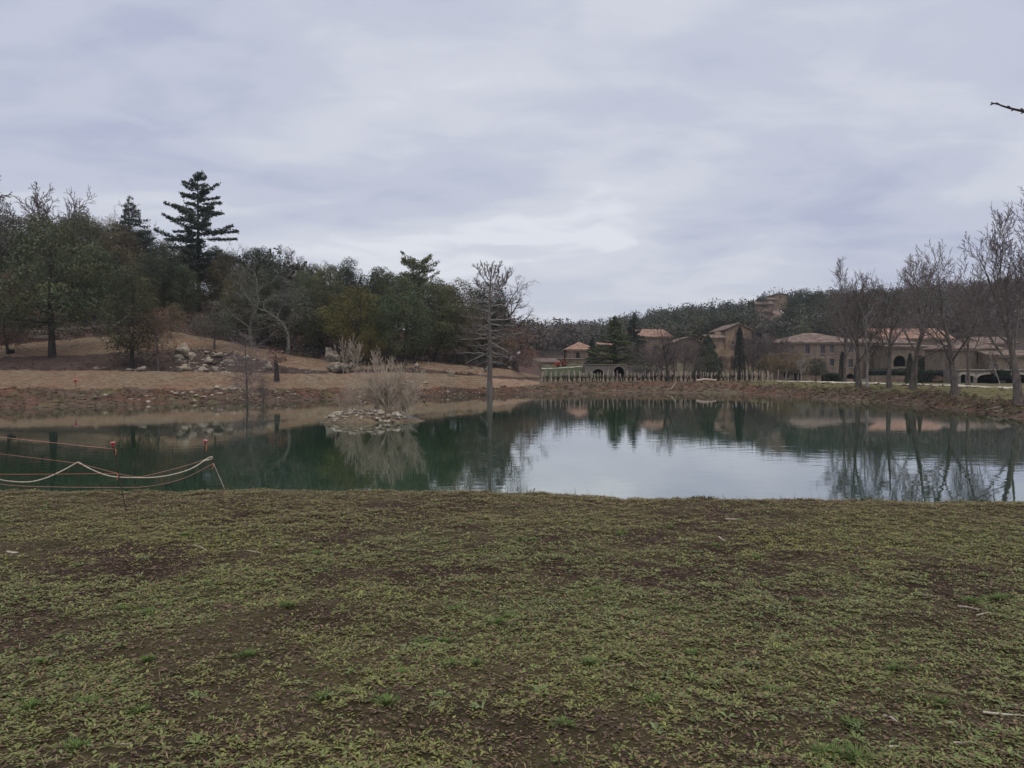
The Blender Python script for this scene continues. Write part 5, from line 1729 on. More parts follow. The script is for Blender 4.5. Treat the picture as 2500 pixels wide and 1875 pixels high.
def hedge(label, px0, px1, D, top, depth, seed, group='clipped hedges', bottom=None):
    k = D / FPX
    x0, x1 = xpx(px0, D), xpx(px1, D)
    g = gz((x0 + x1) / 2, D) if bottom is None else zpx(bottom, D)
    h = zpx(top, D) - g
    rng = np.random.default_rng(seed)
    n = int(260 * (x1 - x0) * (h + depth))
    f = rng.integers(0, 3, n)
    p = np.stack([rng.uniform(x0, x1, n), rng.uniform(0, depth, n), rng.uniform(0, h, n)], 1)
    p[f == 0, 1] = rng.normal(0, .05, (f == 0).sum())
    p[f == 1, 2] = h + rng.normal(0, .05, (f == 1).sum())
    p[:, 2] *= (0.88 + .2 * vnoise(p[:, 0] * 1.3, p[:, 1], seed))
    V, F = leaves(rng, p + np.array([0, D, g]), .14, 1.6, None, 1)
    v = rng.uniform(.7, 1.3, n)
    o = thing('hedge', label, 'hedge', ((x0 + x1) / 2, D, g), 0, group)
    V = V - np.array([(x0 + x1) / 2, D, g])
    obj('foliage', mesh_np('hedge', V, F, [M['hedge']], False, np.repeat(np.stack([v, v, v], 1), 4, 0)), o)
    box('core', -(x1 - x0) / 2 + .05, (x1 - x0) / 2 - .05, .08, depth - .05, -.3, h * .86, M['hedge'], o)


hedge('clipped hedge along the terrace below the arcade', 2258, 2322, 100, 880, 1.2, 1, bottom=906)
hedge('ivy-green hedge wall beside the leaning plane tree', 2252, 2336, 88, 905, 1.2, 2)
hedge('low hedge behind the second plane trunk', 2126, 2215, 97, 902, 1.2, 3)
hedge('small rounded hedge left of the slim cypress', 2016, 2050, 92, 912, 1.5, 4)
hedge('ivy hanging over the vaulted cellar arches', 2424, 2470, 84.6, 905, .35, 5, bottom=922)
for j, (px, D, t, w, lb) in enumerate([(2290, 80, 917, 2.4, 'brown dormant shrub at the foot of the hedge wall'), (2195, 86, 924, 2.0, 'greyish dormant shrub between the second and third planes'), (1985, 88, 916, 1.8, 'brown shrub beside the pale forked tree')]):
    plant('shrub', SPARSE[j], px, D, lb, 'shrub', 'dormant shrubs by the houses', top=t, widen=w, crown_mat=M['leaf_brown'])
plant('trailing_bush', SPARSE[0], 1578, 99, 'dark trailing evergreen bush hanging over the field wall', 'bush', top=884, widen=2.2, crown_mat=M['hedge'])


# ------------------------------------------------------------------ the far woods
def woods():
    rng = np.random.default_rng(12)
    C_, S_, K_, N_ = [], [], [], []
    spots = [(1262, 1420, 12.15, 13.25, 420), (1400, 2750, 12.1, 13.0, 1350), (1400, 2750, 12.75, 13.1, 500), (-300, 1235, 12.7, 13.3, 200)]
    for (a, b, s0, s1, n) in spots:
        us = (rng.uniform(a, b, n) - 1250) / FPX
        sv = rng.uniform(s0, s1, n)
        D, _ = prof(us)
        y = np.array([np.interp(sv[j], np.arange(NK), D[:, j]) for j in range(n)])
        x = us * y
        z = ground_z(x, y)
        for j in range(n):
            px = us[j] * FPX + 1250
            if 1835 < px < 1925 and 168 < y[j] < 216:
                continue
            C_.append((x[j], y[j], z[j]))
            purple = fbm(x[j] * .02, y[j] * .02, 50, 2) + (.2 if px < 1450 and sv[j] < 12.75 else 0) + rng.normal(0, .06)
            K_.append(2 if purple > .54 else (1 if rng.uniform() < .45 else 0))
            S_.append(3.4 + 5.0 * rng.uniform(0, 1) ** 1.6 * (0.85 if px < 1250 else 1))
            N_.append(130)
    Cs, SZ, cols = [], [], []
    base = [np.array([.068, .076, .056]), np.array([.095, .095, .062]), np.array([.125, .10, .088])]
    for (c, k, h, n) in zip(C_, K_, S_, N_):
        w = h * rng.uniform(.32, .48)
        nb = 7
        bc = np.clip(rng.normal(0, .45, (nb, 3)), -.9, .9) * np.array([w, w, h * .26]) + np.array([0, 0, h * .6])
        if k == 0:      # pines: narrower towards the tip
            bc[:, :2] *= np.clip(1.3 - bc[:, 2:3] / h, .15, 1)
        i = rng.integers(0, nb, n)
        p = bc[i] + np.clip(rng.normal(0, .33, (n, 3)), -.62, .62) * w * .62
        SZ.append(np.full(n, .48 if k < 2 else .55))
        Cs.append(p + np.array(c))
        v = rng.uniform(.84, 1.16) * rng.uniform(.9, 1.1, (n, 1))
        cols.append(base[k][None, :] * v)
    P_ = np.concatenate(Cs)
    V, F = leaves(rng, P_, np.concatenate(SZ), 1.5, None, 1, True)
    obj('far_woods', mesh_np('far_woods', V, F, [M['woods']], False, np.repeat(np.concatenate(cols), 3, 0)), kind='stuff')


woods()
crag = rock_mesh('crag', 571, noise_mat('red_rock', (.16, .115, .10), (.34, .25, .20), .8, .95, .1, stretch=(1, 1, 2.5)), 3, .9)
for i, (px, D, w, h, t, lb) in enumerate([(1862, 205, 60, 46, 750, 'reddish rock face under the hilltop village, left half'), (1895, 207, 60, 60, 744, 'reddish rock face under the hilltop village, right half')]):
    k = D / FPX
    o = obj('rock_face', crag, loc=(xpx(px, D), D + 3, zpx(t + h / 2, D)))
    o.scale = (w * k / 2, 4, h * k / 2)
    o.rotation_euler = (0, 0, i * 2.0)
    tag(o, lb, 'cliff')


# ------------------------------------------------------------------ vineyard
rng = np.random.default_rng(33)
post = tube_mesh('vine_post', [(np.array([[0, 0, -.2], [0, 0, .6], [.01, 0, 1.1]]), np.array([.036, .034, .033]), 6), (np.array([[.01, 0, 1.1], [.01, 0, 1.103]]), np.array([.04, .001]), 6)], M['wood_pale'])
vines = []
for i in range(4):
    pth = [(np.array([[0, 0, -.1], [.02, 0, .18], [.05 * (-1) ** i, .02, .33]]), np.array([.06, .05, .06]), 6)]
    for a in range(5):
        an = a * 1.26 + i
        d = np.array([math.cos(an), math.sin(an) * .5, .55])
        e = np.array([.05 * (-1) ** i, .02, .33]) + d * rng.uniform(.16, .3)
        pth.append((np.array([[.05 * (-1) ** i, .02, .33], e, e + np.array([0, 0, rng.uniform(.1, .3)])]), np.array([.05, .035, .012]), 5))
    vines.append(tube_mesh('vine', pth, M['vine']))
rows = [(72.5, 1322, 1900, 11.5), (76.5, 1330, 1880, 14.0), (81, 1326, 1860, 16)]
for ri, (D, p0, p1, st) in enumerate(rows):
    px = p0
    while px < p1:
        q = px + rng.uniform(-3, 3)
        p = gpt(q, D + rng.uniform(-.4, .4))
        o = obj('vine_post', post, loc=p)
        s = rng.uniform(.72, 1.02)
        o.scale = (rng.uniform(.8, 1.2), 1, s * (1.0 if ri else 1.02))
        o.rotation_euler = (rng.normal(0, .05), rng.normal(0, .04), 0)
        tag(o, ['weathered wooden post in the front row of the leafless vineyard', 'weathered wooden post in the middle row of the leafless vineyard', 'weathered wooden post in the back row of the leafless vineyard'][ri], 'post', ['front row vineyard posts', 'middle row vineyard posts', 'back row vineyard posts'][ri])
        if ri < 2 and px < 1850:
            v = obj('vine', vines[int(px) % 4], loc=gpt(px + st * .5 + rng.uniform(-2, 2), D))
            v.rotation_euler = (0, 0, rng.uniform(0, 6))
            v.scale = (1, 1, rng.uniform(.8, 1.15))
            tag(v, ['black gnarled pruned vine between the front row vineyard posts', 'black gnarled pruned vine between the middle row vineyard posts'][ri], 'vine', ['pruned vines of the front row', 'pruned vines of the middle row'][ri])
        px += st * rng.uniform(.75, 1.25)


# ------------------------------------------------------------------ the red machine on the drive
def tractor():
    D = 113
    k = D / FPX
    x, z = xpx(1370, D), gz(xpx(1370, D), D) + .05
    root = thing('tractor', 'orange-red farm machine parked on the pale drive below the chapel', 'tractor', (x, D, z))
    def prism(name, prof_, y0, y1, mat):
        n = len(prof_)
        V = [(a, y0, b) for a, b in prof_] + [(a, y1, b) for a, b in prof_]
        F = [tuple(range(n)), tuple(range(2 * n - 1, n - 1, -1))] + [(i, (i + 1) % n + 0, (i + 1) % n + n, i + n) for i in range(n)]
        return obj(name, mesh_py(name, V, F, [mat]), root)
    prism('bonnet', [(-.75, .3), (-.05, .28), (-.05, .68), (-.35, .72), (-.75, .5)], -.32, .32, M['red_paint'])
    prism('loader_shovel', [(-1.35, .05), (-.75, .1), (-.7, .42), (-.95, .36)], -.5, .5, M['red_paint'])
    prism('fender', [(.1, .25), (.85, .2), (.85, .55), (.55, .78), (.2, .7)], -.55, -.3, M['red_paint'])
    prism('fender', [(.1, .25), (.85, .2), (.85, .55), (.55, .78), (.2, .7)], .3, .55, M['red_paint'])
    box('seat', .1, .35, -.2, .2, .5, .75, M['rubber'], root)
    obj('steering_column', tube_mesh('steering_column', [(np.array([[-.05, 0, .6], [-.25, 0, 1.15]]), np.array([.05, .05]), 6)], M['rubber']), root)
    obj('roll_bar', tube_mesh('roll_bar', [(np.array([[.35, -.3, .5], [.35, -.3, 1.4], [.35, .3, 1.4], [.35, .3, .5]]), np.array([.03] * 4), 6)], M['red_paint']), root)
    for (wx, wy, r) in ((-.45, -.5, .24), (-.45, .4, .24), (.45, -.6, .36), (.45, .5, .36)):
        w = obj('wheel', tube_mesh('wheel', [(np.array([[wx, wy - .001, r], [wx, wy, r], [wx, wy + .14, r], [wx, wy + .141, r]]), np.array([r * .5, r, r, r * .5]), 16)], M['rubber'], False), root)
        obj('rim', tube_mesh('rim', [(np.array([[wx, wy - .02, r], [wx, wy + .16, r]]), np.array([r * .48, r * .48]), 12), (np.array([[wx, wy - .02, r], [wx, wy - .021, r]]), np.array([r * .48, .001]), 12)], M['red_paint'], False), w)


tractor()


# ------------------------------------------------------------------ stakes and ropes at the near edge
def cap_mesh(r=.027, h=.055):
    prof_ = [(.0, 0), (r * .42, 0), (r * .5, h * .5), (r * .8, h * .66), (r, h * .74), (r * .99, h * .86), (r * .82, h * .95), (0, h * .97)]
    n = 18
    V = [(a * math.cos(2 * math.pi * j / n), a * math.sin(2 * math.pi * j / n), b) for a, b in prof_ for j in range(n)]
    F = [(i * n + j, i * n + (j + 1) % n, (i + 1) * n + (j + 1) % n, (i + 1) * n + j) for i in range(len(prof_) - 1) for j in range(n)]
    return mesh_py('cap', V, F, [M['cap'], M['cap_top']], True, [1 if i >= 5 else 0 for i in range(len(prof_) - 1) for j in range(n)])


CAP = cap_mesh()


def ribbon(pts, w, mat, parent):
    P = np.array(pts)
    n = len(P)
    V, F = [], []
    for i in range(n):
        V += [P[i] + np.array([-w / 2, .002 * i, 0]), P[i] + np.array([w / 2, -.002 * i, .002])]
    for i in range(n - 1):
        F.append((2 * i, 2 * i + 1, 2 * i + 3, 2 * i + 2))
    o = obj('ribbon', mesh_py('ribbon', V, F, [mat]), parent)
    return o


def stake(label, pts, r, mat, cap=False, ribbons=(), group='marker stakes at the pond edge'):
    pts = [np.array(p) for p in pts]
    b = pts[0].copy()
    root = thing('stake', label, 'stake', b, 0, group)
    P = np.array(pts) - b
    P = np.vstack([P[0] + (P[0] - P[1]) / np.linalg.norm(P[1] - P[0]) * .15, P])
    obj('rod', tube_mesh('rod', [(P, np.full(len(P), r), 8), (np.array([P[-1], P[-1] + np.array([0, 0, .002])]), np.array([r, .0005]), 8)], M[mat]), root)
    if cap:
        c = obj('cap', CAP, root, P[-1] - np.array([0, 0, .012]))
        d = P[-1] - P[-2]
        c.rotation_euler = (0, math.atan2(d[0], d[2]) * 1.0, 0)
    for rb in ribbons:
        ribbon([at(*q) - b for q in rb], .012, M['twine'], root)
    return root


D1 = 8.33
stake('rusty rod with a pink-red cap standing on the grass, left of the rope loop', [gpt(305, D1, -.01), at(290, 1162, D1), at(277, 1088, D1)], .0066, 'rust', True,
      [[(281, 1096, D1 - .02), (284, 1103, D1 - .03), (281, 1112, D1 - .02)], [(287, 1156, D1 - .02), (288, 1165, D1 - .03), (284, 1173, D1 - .02)]])
D3 = 10.35
stake('rod with a pink-red cap rising from the bank behind the rope loop', [(xpx(495, D3), D3, .25), at(498, 1118, D3), at(501, 1081, D3)], .0048, 'rust', True, [[(503, 1085, D3 - .02), (505, 1095, D3 - .03), (502, 1103, D3 - .02)]])
D2 = 9.75
stake('pale leaning cane without a cap at the edge of the grass', [gpt(548, D2, -.01), at(536, 1165, D2), at(521, 1131, D2)], .006, 'cane', False, [[(520, 1131, D2 - .02), (521, 1139, D2 - .03), (517, 1146, D2 - .02)]])
D4 = 9.9
stake('thin grey cane holding up the peak of the cream rope', [(xpx(193, D4), D4, .55), at(192, 1165, D4), at(191, 1127, D4)], .0035, 'rust')
stake('rod outside the view at the left that the cords run to', [gpt(-150, 8.6, -.01), at(-155, 1105, 8.6), at(-160, 1045, 8.6)], .0048, 'rust', True)


def line(name, label, pts, r, mat, cat, group, smooth=6, twist=0.0):
    P = np.array([at(*p) for p in pts])
    # Catmull-Rom through the given points
    Q = []
    E = np.vstack([2 * P[0] - P[1], P, 2 * P[-1] - P[-2]])
    for i in range(1, len(E) - 2):
        for t in np.linspace(0, 1, smooth, endpoint=False):
            a, b, c, d = E[i - 1], E[i], E[i + 1], E[i + 2]
            Q.append(.5 * ((2 * b) + (c - a) * t + (2 * a - 5 * b + 4 * c - d) * t * t + (-a + 3 * b - 3 * c + d) * t ** 3))
    Q.append(P[-1])
    Q = np.array(Q)
    return tag(obj(name, tube_mesh(name, [(Q, np.full(len(Q), r), 8)], M[mat])), label, cat, group)


GR = 'cords strung between the stakes'
line('cord', 'thin pink cord tied under the cap of the left rod, topmost of the cords', [(-160, 1050, 8.6), (0, 1067, 8.5), (140, 1082, 8.4), (281, 1096.5, D1)], .0026, 'twine_pink', 'cord', GR)
line('cord', 'thin orange cord that passes the rope peak and dips before rising to the rope loop', [(-160, 1088, 8.6), (0, 1108, 9.1), (100, 1120, 9.6), (191, 1132, 9.9), (288, 1156, 9.2), (325, 1163, 9.2), (352, 1162.5, 9.3), (420, 1146, 9.8), (470, 1132, 10.2), (498, 1122, D3)], .0026, 'twine_pink', 'cord', GR)
line('cord', 'taut level orange cord at knee height tied low on the left rod', [(-158, 1158, 8.6), (0, 1158, 8.5), (140, 1157.5, 8.4), (287, 1156, D1)], .0028, 'twine', 'cord', GR)
line('cord', 'slack lowest cord sagging to the grass and rising to the leaning cane', [(-158, 1150, 8.6), (-60, 1170, 8.9), (0, 1181.5, 9.2), (60, 1187, 9.4), (180, 1189.5, 9.55), (300, 1190, 9.6), (345, 1189, 9.62), (400, 1181, 9.65), (460, 1163, 9.7), (521, 1131, D2)], .0026, 'twine_pink', 'cord', GR)
line('rope', 'thick cream rope sagging over a thin cane to a loop on the capped rod', [(-165, 1120, 8.7), (-80, 1150, 8.9), (0, 1171, 9.2), (30, 1175.5, 9.4), (58, 1177, 9.5), (85, 1174.5, 9.6), (120, 1164, 9.7), (160, 1145, 9.85), (189, 1129, 9.9), (194, 1130, 9.9), (215, 1142, 9.85), (250, 1157, 9.8), (280, 1164, 9.75), (320, 1166, 9.75),
      (375, 1165.5, 9.85), (420, 1159, 10.0), (460, 1147, 10.1), (485, 1134, 10.25), (499, 1123.5, 10.33), (512, 1116.5, 10.38), (518, 1115.5, 10.38), (517, 1120, 10.38), (508, 1123, 10.35), (499, 1125, 10.3), (488, 1132, 10.27)], .0078, 'rope', 'rope', None)
D5 = 47.5
red = thing('stake', 'far stake with a bright red cap on the straw mat across the pond', 'stake', gpt(184, D5), 0)
obj('rod', tube_mesh('rod', [(np.array([[0, 0, -.2], [0, 0, .45]]), np.array([.012, .012]), 6)], M['rust']), red)
cp = obj('cap', CAP, red, (0, 0, .34))
cp.scale = (4.2, 4.2, 4.0)


# ------------------------------------------------------------------ the lawn
def lawn_xy(rng, n, u1=.84, d0=2.3, side=.22):
    """points spread over the near lawn: dense ahead, thinner off to the sides"""
    u = rng.uniform(-u1, u1, n)
    m = int(n * side)
    u[:m] = np.where(rng.uniform(0, 1, m) < .5, -1, 1) * rng.uniform(u1, 1.9, m)
    e = np.interp(u, EDGE_U, EDGE_D) + .25
    d = (rng.uniform(0, 1, n) * (e ** 1.3 - d0 ** 1.3) + d0 ** 1.3) ** (1 / 1.3)
    return u * np.maximum(d, 3.0), d


def side_scale(x, y):
    return 1 + .7 * np.clip((np.abs(x) / np.maximum(y, 3) - .84) * 6, 0, 1)


def lawn_mask(x, y):
    return fbm(x * .8 + 3, y * 1.15, 301, 4), fbm(x * 3.1, y * 3.6, 302, 3), fbm(x * .35, y * .6 + 7, 303, 3)


def blades(x, y, z, L, w, az, pitch, col, curl=.5):
    """a leaf or blade: three cross-lines, the tip bending over; col per leaf"""
    n = len(x)
    d = np.stack([np.cos(az), np.sin(az), np.zeros(n)], 1)
    s = np.stack([-np.sin(az), np.cos(az), np.zeros(n)], 1)
    up = np.array([0, 0, 1.0])[None, :]
    b = np.stack([x, y, z], 1)
    p1, p2 = pitch, pitch * (1 - curl)
    m = b + d * (L * .5 * np.cos(p1))[:, None] + up * (L * .5 * np.sin(p1))[:, None]
    t = m + d * (L * .5 * np.cos(p2))[:, None] + up * (L * .5 * np.sin(p2))[:, None]
    W = s * w[:, None] * .5
    V = np.stack([b - W * .35, b + W * .35, m - W, m + W, t], 1).reshape(-1, 3)
    k = np.arange(n)[:, None] * 5
    F = np.concatenate([np.concatenate([k, k + 1, k + 3], 1), np.concatenate([k, k + 3, k + 2], 1), np.concatenate([k + 2, k + 3, k + 4], 1)])
    return V, F, np.repeat(col, 5, 0)


def leaflets(x, y, z, L, w, az, pitch, col, curl=.5):
    """a small broad leaf folded across its middle: two triangles"""
    n = len(x)
    d = np.stack([np.cos(az), np.sin(az), np.zeros(n)], 1)
    s = np.stack([-np.sin(az), np.cos(az), np.zeros(n)], 1)
    up = np.array([0, 0, 1.0])[None, :]
    b = np.stack([x, y, z], 1)
    p2 = pitch * (1 - curl)
    m = b + d * (L * .5 * np.cos(pitch))[:, None] + up * (L * .5 * np.sin(pitch))[:, None]
    t = m + d * (L * .5 * np.cos(p2))[:, None] + up * (L * .5 * np.sin(p2))[:, None]
    W = s * w[:, None] * .5
    V = np.stack([b, m - W, m + W, t], 1).reshape(-1, 3)
    k = np.arange(n)[:, None] * 4
    F = np.concatenate([np.concatenate([k, k + 2, k + 1], 1), np.concatenate([k + 1, k + 2, k + 3], 1)])
    return V, F, np.repeat(col, 4, 0)


def build_lawn():
    rng = np.random.default_rng(2024)
    VV, FF, CC, off = [], [], [], 0

    def add(V, F, c):
        nonlocal off
        VV.append(V)
        FF.append(F + off)
        CC.append(c)
        off += len(V)

    def colmix(n, A, B, t):
        A, B = np.array(A), np.array(B)
        return (A + (B - A) * t[:, None]) * rng.uniform(.7, 1.35, (n, 1))
    # rosettes of small weeds
    n = 92000
    x, y = lawn_xy(rng, n)
    m1, m2, m3 = lawn_mask(x, y)
    keep = rng.uniform(0, 1, n) < np.clip((m1 * .45 + m2 * .55 - .33) * 4.5, .12, 1)
    x, y, m1, m2, m3 = x[keep], y[keep], m1[keep], m2[keep], m3[keep]
    k = 6
    n = len(x)
    hue = rng.uniform(0, 1, n) * .5 + np.clip((m3 - .3) * 2, 0, 1) * .5
    size = rng.uniform(.009, .0225, n) * (1 + .03 * y) * side_scale(x, y)
    X, Y = np.repeat(x, k), np.repeat(y, k)
    az = rng.uniform(0, 6.283, n * k)
    r = np.repeat(size, k) * rng.uniform(0, 1.0, n * k)
    X, Y = X + np.cos(az) * r, Y + np.sin(az) * r
    L = np.repeat(size, k) * rng.uniform(.8, 1.7, n * k)
    c = colmix(n * k, (.19, .24, .095), (.275, .268, .075), np.repeat(hue, k))
    dead = rng.uniform(0, 1, n * k) < .22 + .4 * np.clip((Y - 6.8) / 2.0, 0, 1)
    c[dead] = np.array([.26, .185, .10]) * rng.uniform(.6, 1.2, (dead.sum(), 1))
    add(*leaflets(X, Y, ground_z(X, Y) + rng.uniform(.0, .010, n * k), L, L * rng.uniform(.25, .52, n * k), az, rng.uniform(.05, .8, n * k), c, .9))
    # thin grass, straw and dead blades
    n = 135000
    x, y = lawn_xy(rng, n)
    m1, m2, m3 = lawn_mask(x, y)
    keep = rng.uniform(0, 1, n) < np.clip((m1 * .4 + m2 * .6 - .34) * 4, .10, 1)
    x, y, m3 = x[keep], y[keep], m3[keep]
    n = len(x)
    t = rng.uniform(0, 1, n)
    c = colmix(n, (.26, .245, .09), (.16, .225, .07), t)
    straw = rng.uniform(0, 1, n) < .42 + .35 * np.clip((y - 6.8) / 2.0, 0, 1)
    c[straw] = np.array([.37, .285, .15]) * rng.uniform(.55, 1.25, (straw.sum(), 1))
    L = rng.uniform(.012, .04, n) * side_scale(x, y)
    add(*blades(x, y, ground_z(x, y), L, L * .10 + .0008, rng.uniform(0, 6.28, n), rng.uniform(.05, .9, n), c, .8))
    # brown leaf litter and crumbs of earth
    n = 135000
    x, y = lawn_xy(rng, n)
    c = colmix(n, (.085, .054, .036), (.30, .215, .12), rng.uniform(0, 1, n) ** 1.6)
    L = rng.uniform(.008, .030, n) * (1 + .03 * y) * side_scale(x, y)
    add(*leaflets(x, y, ground_z(x, y) + rng.uniform(0, .007, n), L, L * rng.uniform(.18, .7, n), rng.uniform(0, 6.28, n), rng.uniform(-.1, .6, n), c, 1.2))
    n = 70000
    x, y = lawn_xy(rng, n)
    m1, m2, m3 = lawn_mask(x, y)
    keep = rng.uniform(0, 1, n) > np.clip((m1 * .45 + m2 * .55 - .30) * 4.5, 0, .9)
    x, y = x[keep], y[keep]
    n = len(x)
    c = colmix(n, (.06, .036, .026), (.20, .135, .09), rng.uniform(0, 1, n) ** 1.4)
    L = rng.uniform(.012, .034, n) * side_scale(x, y)
    add(*leaflets(x, y, ground_z(x, y) + rng.uniform(0, .006, n), L, L * rng.uniform(.3, .9, n), rng.uniform(0, 6.28, n), rng.uniform(.1, 1.0, n), c, 1.5))
    # bigger flat weeds here and there, and long bent stalks lying about
    n = 420
    x, y = lawn_xy(rng, n)
    k = 9
    X, Y = np.repeat(x, k), np.repeat(y, k)
    az = rng.uniform(0, 6.283, n * k)
    L = np.repeat(rng.uniform(.018, .055, n), k) * rng.uniform(.7, 1.2, n * k)
    X, Y = X + np.cos(az) * .008, Y + np.sin(az) * .008
    c = colmix(n * k, (.19, .225, .11), (.17, .22, .065), np.repeat(rng.uniform(0, 1, n), k))
    add(*blades(X, Y, ground_z(X, Y) + .006, L, L * rng.uniform(.22, .4, n * k), az, rng.uniform(.15, .75, n * k), c, 1.1))
    n = 2600
    x, y = lawn_xy(rng, n)
    c = colmix(n, (.40, .31, .18), (.20, .14, .09), rng.uniform(0, 1, n) ** 1.5)
    L = rng.uniform(.05, .15, n)
    add(*blades(x, y, ground_z(x, y) + .008, L, np.full(n, .0032), rng.uniform(0, 6.28, n), rng.uniform(-.02, .3, n), c, 1.3))
    # leafy clumps breaking the line of the bank
    n = 110
    u = rng.uniform(-1.4, 1.4, n)
    yb = np.interp(u, EDGE_U, EDGE_D) + rng.uniform(-.12, .12, n)
    k = 34
    s_ = np.repeat(rng.uniform(.4, 1.0, n) ** 2, k)
    az = rng.uniform(0, 6.283, n * k)
    r = np.abs(rng.normal(0, .07, n * k)) * s_
    X, Y = np.repeat(u * yb, k) + np.cos(az) * r * 1.6, np.repeat(yb, k) + np.sin(az) * r
    L = rng.uniform(.03, .10, n * k) * s_
    c = colmix(n * k, (.10, .095, .05), (.075, .10, .045), rng.uniform(0, 1, n * k))
    add(*blades(X, Y, ground_z(X, Y), L, L * .22, az, rng.uniform(.4, 1.4, n * k), c, .5))
    # taller wisps along the water's edge
    n = 6000
    u = rng.uniform(-1.5, 1.5, n)
    e = np.interp(u, EDGE_U, EDGE_D)
    y = e + rng.normal(.05, .14, n)
    x = u * y
    dens = fbm(x * 1.5, y * 0, 310, 3)
    keep = rng.uniform(0, 1, n) < np.clip((dens - .42) * 5, .10, 1)
    x, y = x[keep], y[keep]
    n = len(x)
    c = colmix(n, (.13, .12, .06), (.09, .085, .05), rng.uniform(0, 1, n))
    L = .02 + .13 * rng.uniform(0, 1, n) ** 2.5
    add(*blades(x, y, ground_z(x, y), L, np.full(n, .0045), rng.uniform(0, 6.28, n), rng.uniform(.7, 1.5, n), c, .4))
    V, F, c = np.concatenate(VV), np.concatenate(FF), np.concatenate(CC)
    obj('lawn_weeds', mesh_np('lawn_weeds', V, F, [M['lawn_leaf']], False, c), kind='stuff')
    # bright green grass tufts, each where the photograph shows one
    T = [(1215, 1527, 1.0), (1238, 1508, .9), (1025, 1574, .75), (1083, 1568, .6), (1107, 1495, .8), (1095, 1637, .6), (1160, 1632, .5), (1443, 1634, 1.0), (1450, 1446, .9), (1440, 1462, .7), (1925, 1597, .7), (2090, 1782, .9), (2022, 1855, 1.3), (2102, 1862, 1.4), (2195, 1645, .8),
         (1270, 1325, 1.1), (1300, 1320, .9), (1645, 1490, .9), (770, 1355, .8), (730, 1360, .8), (545, 1310, .6), (360, 1500, 1.3), (300, 1490, .9), (90, 1630, .6), (350, 1620, .6), (60, 1740, 1.0), (215, 1725, .8), (170, 1840, .9), (330, 1750, .8), (940, 1735, 1.0), (985, 1655, .6), (1960, 1475, .8),
         (2380, 1480, 1.4), (2450, 1475, 1.4), (1750, 1340, .9), (1640, 1288, .8), (1850, 1372, .7), (700, 1490, .9), (780, 1720, .9), (1600, 1720, .7), (1380, 1790, .9), (2310, 1735, .6), (520, 1430, .9), (1700, 1600, .8), (600, 1610, .8), (1890, 1700, .7), (450, 1310, 1.0), (1520, 1305, 1.1)]
    VV, FF, CC, off = [], [], [], 0
    for (px, py, s) in T:
        D = (CAMZ - LAWN) / ((py - HOR) / FPX)
        n = int(70 + 50 * s)
        a = rng.uniform(0, 6.28, n)
        r = np.abs(rng.normal(0, .030, n)) * s
        cx = xpx(px, D)
        x, y = cx + r * np.cos(a) * 1.3, D + r * np.sin(a)
        c = colmix(n, (.10, .175, .05), (.135, .19, .05), rng.uniform(0, 1, n))
        L = rng.uniform(.02, .05, n) * (0.7 + .4 * s)
        add(*blades(x, y, ground_z(x, y), L, L * .10 + .001, a + rng.normal(0, .5, n), rng.uniform(.5, 1.35, n), c, .55))
    obj('grass_tufts', mesh_np('grass_tufts', np.concatenate(VV), np.concatenate(FF), [M['lawn_leaf']], False, np.concatenate(CC)), kind='stuff')


build_lawn()


def on_lawn(px, py):
    D = (CAMZ - LAWN) / ((py - HOR) / FPX)
    return xpx(px, D), D


def lawn_stick(label, p0, p1, r, mid=None, mat='stick', lift=.008):
    a, b = on_lawn(*p0), on_lawn(*p1)
    m = on_lawn(*mid) if mid else ((a[0] + b[0]) / 2, (a[1] + b[1]) / 2)
    P = [np.array([q[0], q[1], gz(*q) + lift]) for q in (a, m, b)]
    o = obj('stick', tube_mesh('stick', [(np.array(P), np.array([r, r * .9, r * .55]), 6)], M[mat]))
    tag(o, label, 'stick', 'sticks lying on the lawn')


lawn_stick('short thick pale stick at the left edge of the lawn', (10, 1354), (38, 1355), .012)
lawn_stick('pale flat stick lying right at the water edge on the right', (2084, 1221), (2122, 1221), .012)
lawn_stick('pale stick on the brown patch below the sky reflection', (1772, 1277), (1808, 1275), .011, (1790, 1276))
lawn_stick('short bent twig left of the pale stick on the brown patch', (1740, 1276), (1752, 1278), .006)
lawn_stick('small kinked twig above a bright green patch', (1758, 1323), (1774, 1331), .006)
lawn_stick('pale stick beside the short grass at the right, the thicker of two', (2347, 1494), (2400, 1506), .007)
lawn_stick('thin pale stick crossing above the thicker one at the right', (2366, 1491), (2405, 1506), .004)
lawn_stick('dark-bellied stick at the right below the crossed pale ones', (2392, 1514), (2428, 1513), .006)
lawn_stick('long thin straw-like stick at the right, curved', (2082, 1477), (2128, 1468), .004, (2105, 1472))
lawn_stick('straight thin stick right of the curved one', (2258, 1458), (2292, 1463), .004)
lawn_stick('long pale broken cane running off the right edge', (2412, 1751), (2520, 1756), .006, (2455, 1754))
lawn_stick('short pale split stick near the lower right corner', (2167, 1755), (2208, 1776), .006)
lawn_stick('grey splinter lying among the soil near the lower right corner', (2328, 1779), (2348, 1796), .007)
lawn_stick('stick with a pale cut end at the bottom right', (2180, 1833), (2207, 1836), .006)
lawn_stick('grey bark strip near the bottom right corner', (2340, 1824), (2400, 1831), .006)
lawn_stick('thin brown twig across the soil at the bottom left', (270, 1830), (325, 1825), .003)
lawn_stick('tan twig lying left of the middle of the lawn', (600, 1347), (640, 1353), .005)
lawn_stick('pale twig in the tall grass right of the big tuft', (1480, 1640), (1530, 1632), .003)
lawn_stick('twig beside the taut cord rod at the left', (470, 1340), (505, 1348), .004)


